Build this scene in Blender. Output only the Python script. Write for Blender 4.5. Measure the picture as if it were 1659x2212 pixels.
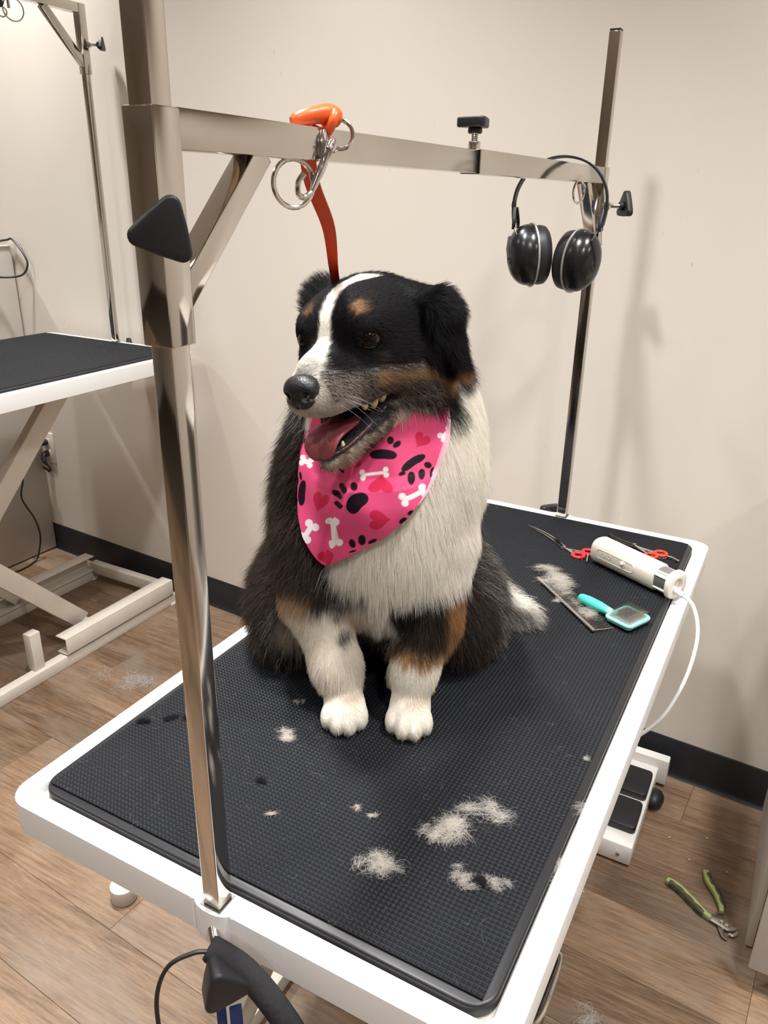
import bpy, bmesh, math, random
import numpy as np
from mathutils import Vector, Matrix

for o in list(bpy.data.objects):
    bpy.data.objects.remove(o)
SC = bpy.context.scene
COL = SC.collection
PI = math.pi
RNG = random.Random(7)
NP = np.random.default_rng(11)

# ------------------------------------------------------------------ camera
T = 0.70                      # table top height
L = 1.1565                    # table length (front edge y=0, rear edge y=L)
CAM = Vector((0.3987, -0.4080, 1.3361))
YAW, PITCH, ROLL, FPX = -0.4926, 0.3872, 0.0189, 1686.78
fwd = Vector((math.sin(YAW) * math.cos(PITCH), math.cos(YAW) * math.cos(PITCH), -math.sin(PITCH)))
rgt = Vector((math.cos(YAW), -math.sin(YAW), 0))
upv = rgt.cross(fwd)
rgt2 = math.cos(ROLL) * rgt + math.sin(ROLL) * upv
up2 = rgt2.cross(fwd)
cam_data = bpy.data.cameras.new('camera')
cam = bpy.data.objects.new('camera', cam_data)
COL.objects.link(cam)
cam.matrix_world = Matrix(((rgt2.x, up2.x, -fwd.x, CAM.x), (rgt2.y, up2.y, -fwd.y, CAM.y),
                           (rgt2.z, up2.z, -fwd.z, CAM.z), (0, 0, 0, 1)))
cam_data.sensor_fit = 'VERTICAL'
cam_data.sensor_height = 24.0
cam_data.lens = FPX * 24.0 / 2212.0
cam_data.clip_start = 0.02
SC.camera = cam

# ------------------------------------------------------------------ world, lights, exposure
w = bpy.data.worlds.new('world'); SC.world = w; w.use_nodes = True
w.node_tree.nodes['Background'].inputs[0].default_value = (1.0, 0.93, 0.84, 1)
w.node_tree.nodes['Background'].inputs[1].default_value = 0.0
SC.view_settings.view_transform = 'Standard'
SC.view_settings.look = 'None'
SC.view_settings.gamma = 1.0
SC.view_settings.use_curve_mapping = False
SC.view_settings.exposure = 0.36
SC.cycles.diffuse_bounces = 6
CEIL = 2.75
# round recessed ceiling downlights: (x, y, watts, beam spread in degrees)
DOWNLIGHTS = [(-0.75, 0.82, 10, 85), (-0.27, 0.25, 12, 105), (-1.90, 1.17, 13, 95), (0.75, 0.60, 14, 110), (1.0, -0.6, 12, 125),
              (-0.35, -0.8, 5, 125), (-1.75, -0.4, 7, 125), (0.2, -2.0, 7, 125), (-1.6, -2.0, 7, 125), (1.9, -2.0, 11, 125), (-3.2, 0.2, 19, 125), (2.3, 0.2, 22, 125)]
for i, (x, y, p, spread) in enumerate(DOWNLIGHTS):
    ld = bpy.data.lights.new('ceiling_downlight', 'AREA')
    ld.shape = 'DISK'; ld.size = 0.13; ld.energy = p; ld.color = (1.0, 0.982, 0.962); ld.spread = math.radians(spread)
    lo = bpy.data.objects.new('ceiling_downlight', ld); COL.objects.link(lo)
    lo.location = (x, y, CEIL - 0.01)

# ------------------------------------------------------------------ material helpers
def mat(name, col=(.8, .8, .8), rough=.5, metal=0.0, spec=.5, noise=None, bump=None, coat=0.0, trans=0.0, sheen=0.0, rvar=None, alpha=1.0):
    """noise=(scale, amount, second colour[, stretch xyz]); bump=(scale, strength); rvar=(scale, amount)"""
    m = bpy.data.materials.new(name); m.use_nodes = True
    nt = m.node_tree; b = nt.nodes['Principled BSDF']
    b.inputs['Base Color'].default_value = (*col, 1); b.inputs['Roughness'].default_value = rough
    b.inputs['Metallic'].default_value = metal; b.inputs['Specular IOR Level'].default_value = spec
    b.inputs['Coat Weight'].default_value = coat; b.inputs['Transmission Weight'].default_value = trans
    b.inputs['Sheen Weight'].default_value = sheen; b.inputs['Alpha'].default_value = alpha
    tc = None
    def obj(stretch=None):
        nonlocal tc
        if tc is None: tc = nt.nodes.new('ShaderNodeTexCoord')
        if stretch is None: return tc.outputs['Object']
        mp = nt.nodes.new('ShaderNodeMapping'); mp.inputs['Scale'].default_value = stretch
        nt.links.new(tc.outputs['Object'], mp.inputs['Vector']); return mp.outputs['Vector']
    if noise:
        n = nt.nodes.new('ShaderNodeTexNoise'); n.inputs['Scale'].default_value = noise[0]; n.inputs['Detail'].default_value = 6
        nt.links.new(obj(noise[3] if len(noise) > 3 else None), n.inputs['Vector'])
        r = nt.nodes.new('ShaderNodeMapRange'); r.inputs[1].default_value = .35; r.inputs[2].default_value = .7
        r.inputs[3].default_value = 0; r.inputs[4].default_value = noise[1]
        mx = nt.nodes.new('ShaderNodeMix'); mx.data_type = 'RGBA'
        mx.inputs[6].default_value = (*col, 1); mx.inputs[7].default_value = (*noise[2], 1)
        nt.links.new(n.outputs['Fac'], r.inputs[0]); nt.links.new(r.outputs[0], mx.inputs[0]); nt.links.new(mx.outputs[2], b.inputs['Base Color'])
    if rvar:
        n = nt.nodes.new('ShaderNodeTexNoise'); n.inputs['Scale'].default_value = rvar[0]; n.inputs['Detail'].default_value = 5
        nt.links.new(obj(rvar[2] if len(rvar) > 2 else None), n.inputs['Vector'])
        r = nt.nodes.new('ShaderNodeMapRange'); r.inputs[1].default_value = .3; r.inputs[2].default_value = .75
        r.inputs[3].default_value = rough; r.inputs[4].default_value = rough + rvar[1]
        nt.links.new(n.outputs['Fac'], r.inputs[0]); nt.links.new(r.outputs[0], b.inputs['Roughness'])
    if bump:
        n = nt.nodes.new('ShaderNodeTexNoise'); n.inputs['Scale'].default_value = bump[0]; n.inputs['Detail'].default_value = 3
        nt.links.new(obj(bump[2] if len(bump) > 2 else None), n.inputs['Vector'])
        bp = nt.nodes.new('ShaderNodeBump'); bp.inputs['Strength'].default_value = bump[1]; bp.inputs['Distance'].default_value = 0.002
        nt.links.new(n.outputs['Fac'], bp.inputs['Height']); nt.links.new(bp.outputs['Normal'], b.inputs['Normal'])
    return m

def attr_mat(name, rough=.5, spec=.4, sheen=0.0, attr='col'):
    m = mat(name, rough=rough, spec=spec, sheen=sheen)
    nt = m.node_tree; a = nt.nodes.new('ShaderNodeAttribute'); a.attribute_name = attr
    nt.links.new(a.outputs['Color'], nt.nodes['Principled BSDF'].inputs['Base Color']); return m

def wall_material():
    m = mat('wall_paint', (.70, .62, .525), .6, spec=.25, bump=(90, .06))
    nt = m.node_tree; b = nt.nodes['Principled BSDF']
    tc = nt.nodes.new('ShaderNodeTexCoord')
    # broad faint patchiness of touched-up paint and cleaning smears
    mp = nt.nodes.new('ShaderNodeMapping'); mp.inputs['Scale'].default_value = (2.2, 1, .8)
    n = nt.nodes.new('ShaderNodeTexNoise'); n.inputs['Scale'].default_value = 2.2; n.inputs['Detail'].default_value = 5
    nt.links.new(tc.outputs['Object'], mp.inputs[0]); nt.links.new(mp.outputs[0], n.inputs['Vector'])
    mx = nt.nodes.new('ShaderNodeMix'); mx.data_type = 'RGBA'
    mx.inputs[6].default_value = (.71, .66, .59, 1); mx.inputs[7].default_value = (.675, .625, .555, 1)
    nt.links.new(n.outputs['Fac'], mx.inputs[0])
    # small scuffs: thin dark scratches and specks
    mp2 = nt.nodes.new('ShaderNodeMapping'); mp2.inputs['Scale'].default_value = (26, 1, 9); mp2.inputs['Rotation'].default_value = (0, .5, 0)
    v = nt.nodes.new('ShaderNodeTexVoronoi'); v.inputs['Scale'].default_value = 1.0
    nt.links.new(tc.outputs['Object'], mp2.inputs[0]); nt.links.new(mp2.outputs[0], v.inputs['Vector'])
    r = nt.nodes.new('ShaderNodeMapRange'); r.inputs[1].default_value = .02; r.inputs[2].default_value = .06; r.inputs[3].default_value = 1; r.inputs[4].default_value = 0
    nt.links.new(v.outputs['Distance'], r.inputs[0])
    n3 = nt.nodes.new('ShaderNodeTexNoise'); n3.inputs['Scale'].default_value = 5
    nt.links.new(tc.outputs['Object'], n3.inputs['Vector'])
    r3 = nt.nodes.new('ShaderNodeMapRange'); r3.inputs[1].default_value = .52; r3.inputs[2].default_value = .66; r3.inputs[3].default_value = 0; r3.inputs[4].default_value = .55
    nt.links.new(n3.outputs['Fac'], r3.inputs[0])
    mu = nt.nodes.new('ShaderNodeMath'); mu.operation = 'MULTIPLY'
    nt.links.new(r.outputs[0], mu.inputs[0]); nt.links.new(r3.outputs[0], mu.inputs[1])
    mx2 = nt.nodes.new('ShaderNodeMix'); mx2.data_type = 'RGBA'; mx2.inputs[7].default_value = (.34, .30, .27, 1)
    nt.links.new(mu.outputs[0], mx2.inputs[0]); nt.links.new(mx.outputs[2], mx2.inputs[6]); nt.links.new(mx2.outputs[2], b.inputs['Base Color'])
    return m

def plank_material():
    m = mat('vinyl_plank', rough=.42, spec=.35)
    nt = m.node_tree; b = nt.nodes['Principled BSDF']; N = nt.nodes.new; K = nt.links.new
    oi = N('ShaderNodeObjectInfo'); g = N('ShaderNodeNewGeometry')
    cmb = N('ShaderNodeVectorMath'); cmb.operation = 'MULTIPLY_ADD'
    sc_ = N('ShaderNodeCombineXYZ'); ml = N('ShaderNodeMath'); ml.operation = 'MULTIPLY'; ml.inputs[1].default_value = 37.0
    K(oi.outputs['Random'], ml.inputs[0]); K(ml.outputs[0], sc_.inputs[0]); K(ml.outputs[0], sc_.inputs[1])
    cmb.inputs[1].default_value = (1, 1, 1); K(g.outputs['Position'], cmb.inputs[0]); K(sc_.outputs[0], cmb.inputs[2])
    def noise(scale, stretch, detail=8, rough=.6):
        mp = N('ShaderNodeMapping'); mp.inputs['Scale'].default_value = stretch; K(cmb.outputs[0], mp.inputs[0])
        n = N('ShaderNodeTexNoise'); n.inputs['Scale'].default_value = scale; n.inputs['Detail'].default_value = detail; n.inputs['Roughness'].default_value = rough
        n.inputs['Distortion'].default_value = .6
        K(mp.outputs[0], n.inputs['Vector']); return n.outputs['Fac']
    broad = noise(3.0, (1, 4.0, 1), 6)
    grain = noise(9.0, (1.0, 18.0, 1), 10, .7)
    fine = noise(40.0, (1, 12.0, 1), 6, .7)
    cr = N('ShaderNodeValToRGB'); e = cr.color_ramp.elements
    e[0].position = .30; e[0].color = (.050, .030, .017, 1); e[1].position = .70; e[1].color = (.385, .252, .158, 1)
    for p_, c_ in ((.42, (.128, .079, .047, 1)), (.52, (.220, .141, .088, 1)), (.60, (.300, .196, .123, 1))):
        q = e.new(p_); q.color = c_
    a1 = N('ShaderNodeMix'); a1.data_type = 'FLOAT'; a1.inputs[0].default_value = .62; K(broad, a1.inputs[2]); K(grain, a1.inputs[3])
    a2 = N('ShaderNodeMix'); a2.data_type = 'FLOAT'; a2.inputs[0].default_value = .22; K(a1.outputs[0], a2.inputs[2]); K(fine, a2.inputs[3])
    # each plank a little lighter or darker
    pr = N('ShaderNodeMapRange'); pr.inputs[3].default_value = -.085; pr.inputs[4].default_value = .055; K(oi.outputs['Random'], pr.inputs[0])
    ad = N('ShaderNodeMath'); ad.operation = 'ADD'; K(a2.outputs[0], ad.inputs[0]); K(pr.outputs[0], ad.inputs[1])
    K(ad.outputs[0], cr.inputs[0])
    # greyish worn veil
    veil = noise(2.0, (1.3, 3.0, 1), 4)
    vr = N('ShaderNodeMapRange'); vr.inputs[1].default_value = .48; vr.inputs[2].default_value = .7; vr.inputs[3].default_value = 0; vr.inputs[4].default_value = .65; K(veil, vr.inputs[0])
    mx = N('ShaderNodeMix'); mx.data_type = 'RGBA'; mx.inputs[7].default_value = (.235, .19, .152, 1); K(vr.outputs[0], mx.inputs[0]); K(cr.outputs[0], mx.inputs[6])
    K(mx.outputs[2], b.inputs['Base Color'])
    bp = N('ShaderNodeBump'); bp.inputs['Strength'].default_value = .12; bp.inputs['Distance'].default_value = .002; K(fine, bp.inputs['Height']); K(bp.outputs[0], b.inputs['Normal'])
    return m

M = {}
M['wall'] = wall_material()
M['plank'] = plank_material()
M['ceiling'] = mat('ceiling_paint', (.86, .845, .82), .8, noise=(3, .3, (.82, .80, .77)))
M['black_base'] = mat('black_vinyl_base', (.010, .011, .014), .38, noise=(30, .5, (.018, .018, .02)), bump=(60, .05))
M['white_coat'] = mat('white_powder_coat', (.73, .725, .715), .38, spec=.45, noise=(6, .25, (.69, .685, .675)), bump=(700, .07))
M['white_plain'] = mat('white_enamel', (.80, .785, .755), .35, noise=(14, .35, (.72, .70, .66)))
M['grey_coat'] = mat('warm_grey_laminate', (.56, .53, .49), .42, noise=(4, .4, (.52, .49, .45)))
M['cream_frame'] = mat('cream_painted_steel', (.64, .59, .52), .42, noise=(18, .5, (.56, .50, .43)), bump=(200, .05))
M['steel'] = mat('polished_stainless', (.60, .565, .52), .055, metal=1, noise=(7, .5, (.50, .465, .42), (1, 1, .35)), rvar=(9, .16, (1, 1, .3)), bump=(14, .09, (1, 1, .3)))
M['chrome'] = mat('chrome', (.66, .64, .62), .10, metal=1, rvar=(60, .12))
M['dark_steel'] = mat('dark_steel', (.22, .21, .20), .28, metal=1, rvar=(60, .15))
M['rubber'] = mat('black_rubber', (.0060, .0070, .0095), .46, spec=.15, noise=(5, .5, (.010, .011, .0135)), rvar=(8, .1))
M['rubber_rim'] = mat('black_rubber_rim', (.010, .0105, .0125), .36, spec=.45, noise=(12, .5, (.016, .016, .019)))
M['black_plastic'] = mat('black_plastic', (.013, .0135, .016), .40, spec=.45, bump=(300, .05), rvar=(20, .1))
M['gloss_black'] = mat('glossy_black_plastic', (.008, .0085, .010), .20, spec=.5, rvar=(20, .12), noise=(20, .4, (.014, .014, .016)))
M['foam_black'] = mat('black_foam', (.020, .020, .022), .85, spec=.2, bump=(220, .35), noise=(60, .5, (.032, .032, .034)))
M['cord_black'] = mat('black_cord', (.012, .011, .010), .45, noise=(30, .5, (.022, .02, .018)))
M['orange'] = mat('orange_strap', (.70, .068, .014), .5, spec=.35, noise=(60, .4, (.60, .055, .012)))
M['orange_bright'] = mat('orange_silicone', (.84, .115, .020), .38, spec=.45, noise=(30, .3, (.78, .10, .018)))
M['blue_strap'] = mat('blue_strap', (.012, .030, .14), .55, noise=(60, .5, (.02, .045, .19)))
M['clipper_body'] = mat('cream_plastic', (.74, .68, .60), .35, spec=.45, noise=(8, .2, (.70, .64, .56)))
M['clipper_trim'] = mat('pale_plastic_trim', (.80, .77, .71), .30, noise=(8, .2, (.76, .73, .67)))
M['clipper_grey'] = mat('grey_grip_window', (.28, .265, .25), .32, metal=.6, noise=(40, .4, (.22, .21, .20)))
M['cord_white'] = mat('pale_grey_cord', (.66, .665, .66), .45, noise=(40, .3, (.60, .60, .60)))
M['teal'] = mat('teal_plastic', (.070, .58, .47), .38, spec=.45, noise=(12, .25, (.06, .53, .43)))
M['mint'] = mat('mint_plastic', (.26, .72, .62), .36, spec=.45, noise=(12, .25, (.23, .67, .58)))
M['pad_grey'] = mat('brush_pad', (.20, .19, .18), .6, noise=(80, .5, (.28, .26, .24)))
M['red_ring'] = mat('red_finger_ring', (.50, .022, .028), .30, spec=.5, noise=(60, .3, (.42, .015, .02)))
M['red_orange_ring'] = mat('orange_red_finger_ring', (.52, .035, .016), .30, spec=.5, noise=(60, .3, (.44, .025, .012)))
M['lime'] = mat('lime_plastic', (.31, .37, .125), .42, noise=(30, .3, (.27, .33, .105)))
M['olive'] = mat('dark_olive_grip', (.050, .046, .026), .6, noise=(80, .4, (.068, .062, .036)))
M['outlet'] = mat('outlet_plastic', (.74, .69, .62), .35, noise=(30, .2, (.70, .65, .58)))
M['silver_trim'] = mat('silver_trim', (.52, .52, .52), .30, metal=.5, noise=(60, .3, (.44, .44, .44)))
M['purple'] = mat('purple_marker', (.11, .025, .22), .5, noise=(200, .5, (.17, .05, .30)))
M['debris'] = mat('pale_crumbs', (.62, .55, .45), .7, noise=(400, .5, (.45, .38, .30)))

# ------------------------------------------------------------------ mesh helpers
def offset_of(par):
    v = Vector((0, 0, 0))
    while par is not None:
        v += par.location; par = par.parent
    return v

def tag(o, label=None, cat=None, group=None, kind=None):
    if label: o['label'] = label
    if cat: o['category'] = cat
    if group: o['group'] = group
    if kind: o['kind'] = kind
    return o

def thing(name, loc, label, cat, group=None):
    o = bpy.data.objects.new(name, None); COL.objects.link(o); o.location = loc; o.empty_display_size = .05
    return tag(o, label, cat, group)

def link(name, me, m, parent=None, smooth=True, angle=35):
    o = bpy.data.objects.new(name, me); COL.objects.link(o)
    if m is not None: me.materials.append(M[m] if isinstance(m, str) else m)
    if parent is not None: o.parent = parent
    if smooth:
        me.polygons.foreach_set('use_smooth', [True] * len(me.polygons))
        try: me.set_sharp_from_angle(angle=math.radians(angle))
        except Exception: pass
    return o

class MB:
    """collects shapes in world coordinates; build() makes ONE mesh object out of them"""
    def __init__(s): s.v = []; s.f = []
    def add(s, vs, fs, mx=None):
        k = len(s.v)
        s.v += [tuple(mx @ Vector(v)) if mx is not None else tuple(v) for v in vs]
        s.f += [tuple(i + k for i in f) for f in fs]; return s
    def box(s, c, d, mx=None):
        x, y, z = c; a, b, h = d[0] / 2, d[1] / 2, d[2] / 2
        vs = [(x + i * a, y + j * b, z + k * h) for i in (-1, 1) for j in (-1, 1) for k in (-1, 1)]
        fs = [(0, 1, 3, 2), (4, 6, 7, 5), (0, 4, 5, 1), (2, 3, 7, 6), (0, 2, 6, 4), (1, 5, 7, 3)]
        return s.add(vs, fs, mx)
    def beam(s, p0, p1, w, h, up=(0, 0, 1)):
        """rectangular bar from p0 to p1; h measured along up"""
        p0, p1 = Vector(p0), Vector(p1); d = (p1 - p0); ln = d.length; d.normalize()
        sd = d.cross(Vector(up)).normalized(); u2 = sd.cross(d)
        mx = Matrix(((sd.x, d.x, u2.x, (p0.x + p1.x) / 2), (sd.y, d.y, u2.y, (p0.y + p1.y) / 2), (sd.z, d.z, u2.z, (p0.z + p1.z) / 2), (0, 0, 0, 1)))
        return s.box((0, 0, 0), (w, ln, h), mx)
    def tube(s, pts, r, n=12, closed=False, caps=True):
        pts = [Vector(p) for p in pts]; N = len(pts)
        rr = r if hasattr(r, '__len__') else [r] * N
        T_ = []
        for i in range(N):
            a = pts[(i - 1) % N] if (closed or i > 0) else pts[i]; b = pts[(i + 1) % N] if (closed or i < N - 1) else pts[i]
            T_.append((b - a).normalized())
        ref = Vector((0, 0, 1)) if abs(T_[0].z) < .9 else Vector((1, 0, 0))
        u = (ref - T_[0] * ref.dot(T_[0])).normalized(); vs = []
        for i in range(N):
            u = (u - T_[i] * u.dot(T_[i])).normalized(); v = T_[i].cross(u)
            for k in range(n):
                a = 2 * PI * k / n; vs.append(pts[i] + (u * math.cos(a) + v * math.sin(a)) * rr[i])
        fs = []
        for i in range(N if closed else N - 1):
            j = (i + 1) % N
            for k in range(n): fs.append((i * n + k, i * n + (k + 1) % n, j * n + (k + 1) % n, j * n + k))
        if caps and not closed: fs += [tuple(range(n - 1, -1, -1)), tuple((N - 1) * n + k for k in range(n))]
        return s.add(vs, fs)
    def cyl(s, p0, p1, r, n=20): return s.tube([p0, p1], r if hasattr(r, '__len__') else [r, r], n)
    def ring(s, c, ax1, ax2, R, r, n=28, m=10):
        c, a, b = Vector(c), Vector(ax1), Vector(ax2)
        return s.tube([c + a * (R * math.cos(2 * PI * i / n)) + b * (R * math.sin(2 * PI * i / n)) for i in range(n)], r, m, closed=True)
    def ball(s, c, rad, mx=None, n=16, m=10):
        vs, fs = [], []
        c = Vector(c)
        for i in range(1, m):
            ph = PI * i / m
            for k in range(n):
                th = 2 * PI * k / n; vs.append((c.x + rad[0] * math.sin(ph) * math.cos(th), c.y + rad[1] * math.sin(ph) * math.sin(th), c.z + rad[2] * math.cos(ph)))
        t = len(vs); vs += [(c.x, c.y, c.z + rad[2]), (c.x, c.y, c.z - rad[2])]
        for i in range(m - 2):
            for k in range(n): fs.append((i * n + k, (i + 1) * n + k, (i + 1) * n + (k + 1) % n, i * n + (k + 1) % n))
        for k in range(n): fs += [(t, k, (k + 1) % n), (t + 1, (m - 2) * n + (k + 1) % n, (m - 2) * n + k)]
        return s.add(vs, fs, mx)
    def prism(s, poly, z0, z1, mx=None):
        n = len(poly); vs = [(x, y, z0) for x, y in poly] + [(x, y, z1) for x, y in poly]
        fs = [tuple(range(n - 1, -1, -1)), tuple(range(n, 2 * n))] + [(i, (i + 1) % n, n + (i + 1) % n, n + i) for i in range(n)]
        return s.add(vs, fs, mx)
    def loft(s, sections, caps=True):
        n = len(sections[0]); vs = [v for sec in sections for v in sec]; fs = []
        for i in range(len(sections) - 1):
            for k in range(n): fs.append((i * n + k, i * n + (k + 1) % n, (i + 1) * n + (k + 1) % n, (i + 1) * n + k))
        if caps: fs += [tuple(range(n - 1, -1, -1)), tuple((len(sections) - 1) * n + k for k in range(n))]
        return s.add(vs, fs)
    def build(s, name, m, parent=None, bevel=0, segs=2, smooth=True, angle=35, subd=0):
        off = offset_of(parent)
        me = bpy.data.meshes.new(name)
        me.from_pydata([(v[0] - off.x, v[1] - off.y, v[2] - off.z) for v in s.v], [], s.f)
        bm = bmesh.new(); bm.from_mesh(me); bmesh.ops.recalc_face_normals(bm, faces=bm.faces)
        if bevel:
            es = [e for e in bm.edges if len(e.link_faces) == 2 and e.calc_face_angle(0) > .6]
            bmesh.ops.bevel(bm, geom=es, offset=bevel, segments=segs, affect='EDGES', profile=.5, clamp_overlap=True)
        bm.to_mesh(me); bm.free()
        o = link(name, me, m, parent, smooth, angle)
        if subd:
            md = o.modifiers.new('subd', 'SUBSURF'); md.levels = subd; md.render_levels = subd
        return o

def rrect(x0, y0, x1, y1, r, n=6):
    out = []
    for cx, cy, a0 in ((x1 - r, y1 - r, 0), (x0 + r, y1 - r, 90), (x0 + r, y0 + r, 180), (x1 - r, y0 + r, 270)):
        for i in range(n + 1):
            a = math.radians(a0 + 90 * i / n); out.append((cx + r * math.cos(a), cy + r * math.sin(a)))
    return out

def spline(P, n=8, closed=False):
    P = [Vector(p) for p in P]; N = len(P); out = []
    for i in range(N if closed else N - 1):
        g = lambda k: P[k % N] if closed else P[max(0, min(N - 1, k))]
        a, b, c, d = g(i - 1), g(i), g(i + 1), g(i + 2)
        for j in range(n):
            t = j / n
            out.append(.5 * (2 * b + (c - a) * t + (2 * a - 5 * b + 4 * c - d) * t * t + (3 * b - 3 * c + d - a) * t ** 3))
    if not closed: out.append(P[-1])
    return out

def frame_mx(o, x, y, z):
    return Matrix(((x[0], y[0], z[0], o[0]), (x[1], y[1], z[1], o[1]), (x[2], y[2], z[2], o[2]), (0, 0, 0, 1)))
# ================================================================== the setting
WY, WYAW = 1.343, -0.0651347          # back wall passes (0, WY), turned by WYAW
wd = Vector((math.cos(WYAW), math.sin(WYAW), 0)); wn = Vector((-math.sin(WYAW), math.cos(WYAW), 0))   # along the wall / away from the room
def on_wall(s, z, d=0.0):
    """point at distance s along the back wall, height z, d metres in front of it"""
    return Vector((0, WY, z)) + wd * s - wn * d
WMX = frame_mx((0, WY, 0), wd, wn, (0, 0, 1))
XL, XR, YF = -4.2, 3.2, -4.2

tag(MB().box((-.5, .06, CEIL / 2), (7.6, .12, CEIL), WMX).build('wall_back', 'wall', smooth=False), kind='structure')
tag(MB().box((XL - .06, -1.2, CEIL / 2), (.12, 6.2, CEIL)).build('wall_left', 'wall', smooth=False), kind='structure')
tag(MB().box((XR + .06, -1.5, CEIL / 2), (.12, 5.6, CEIL)).build('wall_right', 'wall', smooth=False), kind='structure')
tag(MB().box((-.5, YF - .06, CEIL / 2), (7.6, .12, CEIL)).build('wall_front', 'wall', smooth=False), kind='structure')
tag(MB().box((-.5, -1.2, CEIL + .05), (7.8, 6.4, .1)).build('ceiling', 'ceiling', smooth=False), kind='structure')
BB_H = .1047
bb = MB()
prof = [(0, 0), (-.013, 0), (-.006, .006), (-.0045, .014), (-.0045, BB_H - .003), (-.002, BB_H), (0, BB_H)]
bb.loft([[tuple(WMX @ Vector((x, a, z))) for a, z in prof] for x in (-4.0, .515)])
tag(bb.build('baseboard_back', 'black_base', smooth=True, angle=50), kind='structure')

# floor: a slab with separate vinyl planks laid along the back wall
fl = tag(MB().box((-.5, -1.2, -.03), (7.6, 6.2, .04)).build('floor', mat('subfloor', (.05, .035, .025), .8, noise=(20, .4, (.04, .03, .02))), smooth=False), kind='structure')
PW, PLN = .152, 1.22
pk = 0
plank_mesh = {}
for r in range(0, 22):
    yb = WY - .001 - r * PW                       # far edge of the row, in wall-aligned coordinates
    off = [0.0, .47, .85, .21, .66, .98, .35][r % 7]
    x = -3.3 + off - PLN
    while x < 2.2:
        x0, x1 = max(x, -3.3), min(x + PLN, 2.2)
        if x1 - x0 > .02:
            key = round(x1 - x0, 3)
            if key not in plank_mesh:
                b_ = MB().box((0, 0, 0), (key - .0005, PW - .0005, .006)); me = bpy.data.meshes.new('plank')
                me.from_pydata(b_.v, [], b_.f); bm = bmesh.new(); bm.from_mesh(me)
                bmesh.ops.recalc_face_normals(bm, faces=bm.faces)
                bmesh.ops.bevel(bm, geom=[e for e in bm.edges if all(v.co.z > 0 for v in e.verts)], offset=.0006, segments=1, affect='EDGES')
                bm.to_mesh(me); bm.free(); me.materials.append(M['plank']); plank_mesh[key] = me
            o = bpy.data.objects.new('plank', plank_mesh[key]); COL.objects.link(o); o.parent = fl
            c = Vector((0, WY, -.0033)) + wd * ((x0 + x1) / 2) + wn * (yb - PW / 2 - WY)
            o.location = c; o.rotation_euler = (0, 0, WYAW); pk += 1
        x += PLN

# grey divider panel standing against the wall on the left (half height)
PX = -2.095
dp = thing('divider_panel', (PX - .02, 1.0, 0), 'tall warm grey divider panel standing against the wall behind the left table', 'divider')
yW = WY + math.tan(WYAW) * PX
MB().box((PX - .011, yW - .55 - .008, .575), (.022, 1.1, 1.14)).build('panel', 'grey_coat', dp, bevel=.002)
MB().box((PX - .011, yW - .55 - .008, 1.1465), (.026, 1.104, .005)).build('top_edge', 'white_plain', dp, bevel=.0015)

# wall outlet with two plugs and the cords
ow = thing('wall_outlet', on_wall(-2.068, .43), 'cream double wall outlet plate beside the grey divider panel', 'outlet')
def wbox(s, z, d0, d1, w, h): return MB().box((s, -(d0 + d1) / 2, z), (w, d1 - d0, h), WMX)
wbox(-2.063, .425, .0, .006, .072, .118).build('plate', 'outlet', ow, bevel=.0015)
for dz in (.022, -.022):
    wbox(-2.063, .425 + dz, .006, .008, .036, .030).build('socket', 'clipper_trim', ow, bevel=.002)
def wp(s, z, d): return on_wall(s, z, d)
pc = thing('power_cord', wp(-2.06, .0, .1), 'black power cord running from the upper outlet socket down to the floor', 'cord')
b_ = MB(); b_.tube([wp(-2.063, .447, .008), wp(-2.063, .447, .03)], [.012, .011], 12); b_.tube(spline([wp(-2.063, .447, .028), wp(-2.066, .446, .05), wp(-2.07, .440, .085)], 6), .0085, 12)
b_.build('plug', 'black_plastic', pc, bevel=.001)
MB().tube(spline([wp(-2.068, .441, .075), wp(-2.072, .42, .12), wp(-2.072, .385, .13), wp(-2.066, .33, .125), wp(-2.068, .26, .14), wp(-2.055, .17, .11), wp(-2.045, .10, .105), wp(-2.05, .03, .12), wp(-2.05, .005, .14), wp(-2.03, .004, .22), wp(-2.05, .004, .33), wp(-1.98, .004, .42), wp(-2.0, .004, .6)], 8), .0034, 8).build('cable', 'cord_black', pc)
pc = thing('power_cord', wp(-2.06, .33, .03), 'short black cord looped below the lower outlet socket', 'cord')
MB().tube(spline([wp(-2.063, .403, .008), wp(-2.062, .398, .028), wp(-2.052, .378, .034), wp(-2.045, .366, .03)], 6), [.011] * 6 + [.009] * 7 + [.006] * 6, 12).build('plug', 'black_plastic', pc)
MB().tube(spline([wp(-2.045, .368, .03), wp(-2.036, .35, .026), wp(-2.046, .338, .024), wp(-2.066, .342, .022), wp(-2.09, .345, .02)], 8), .0042, 8).build('cable', 'cord_black', pc)
lc = thing('cable_loop', wp(-2.09, 1.155, .02), 'thin black cable looping down from the top of the grey divider panel', 'cable')
MB().tube(spline([wp(-2.12, 1.16, .05), wp(-2.098, 1.166, .02), wp(-2.075, 1.168, .012), wp(-2.03, 1.13, .012), wp(-2.008, 1.09, .014), wp(-2.03, 1.054, .03), wp(-2.075, 1.05, .09), wp(-2.06, 1.075, .18), wp(-2.05, 1.12, .28), wp(-2.08, 1.165, .36), wp(-2.12, 1.16, .40)], 8), .0036, 8).build('cable', 'cord_black', lc)

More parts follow.
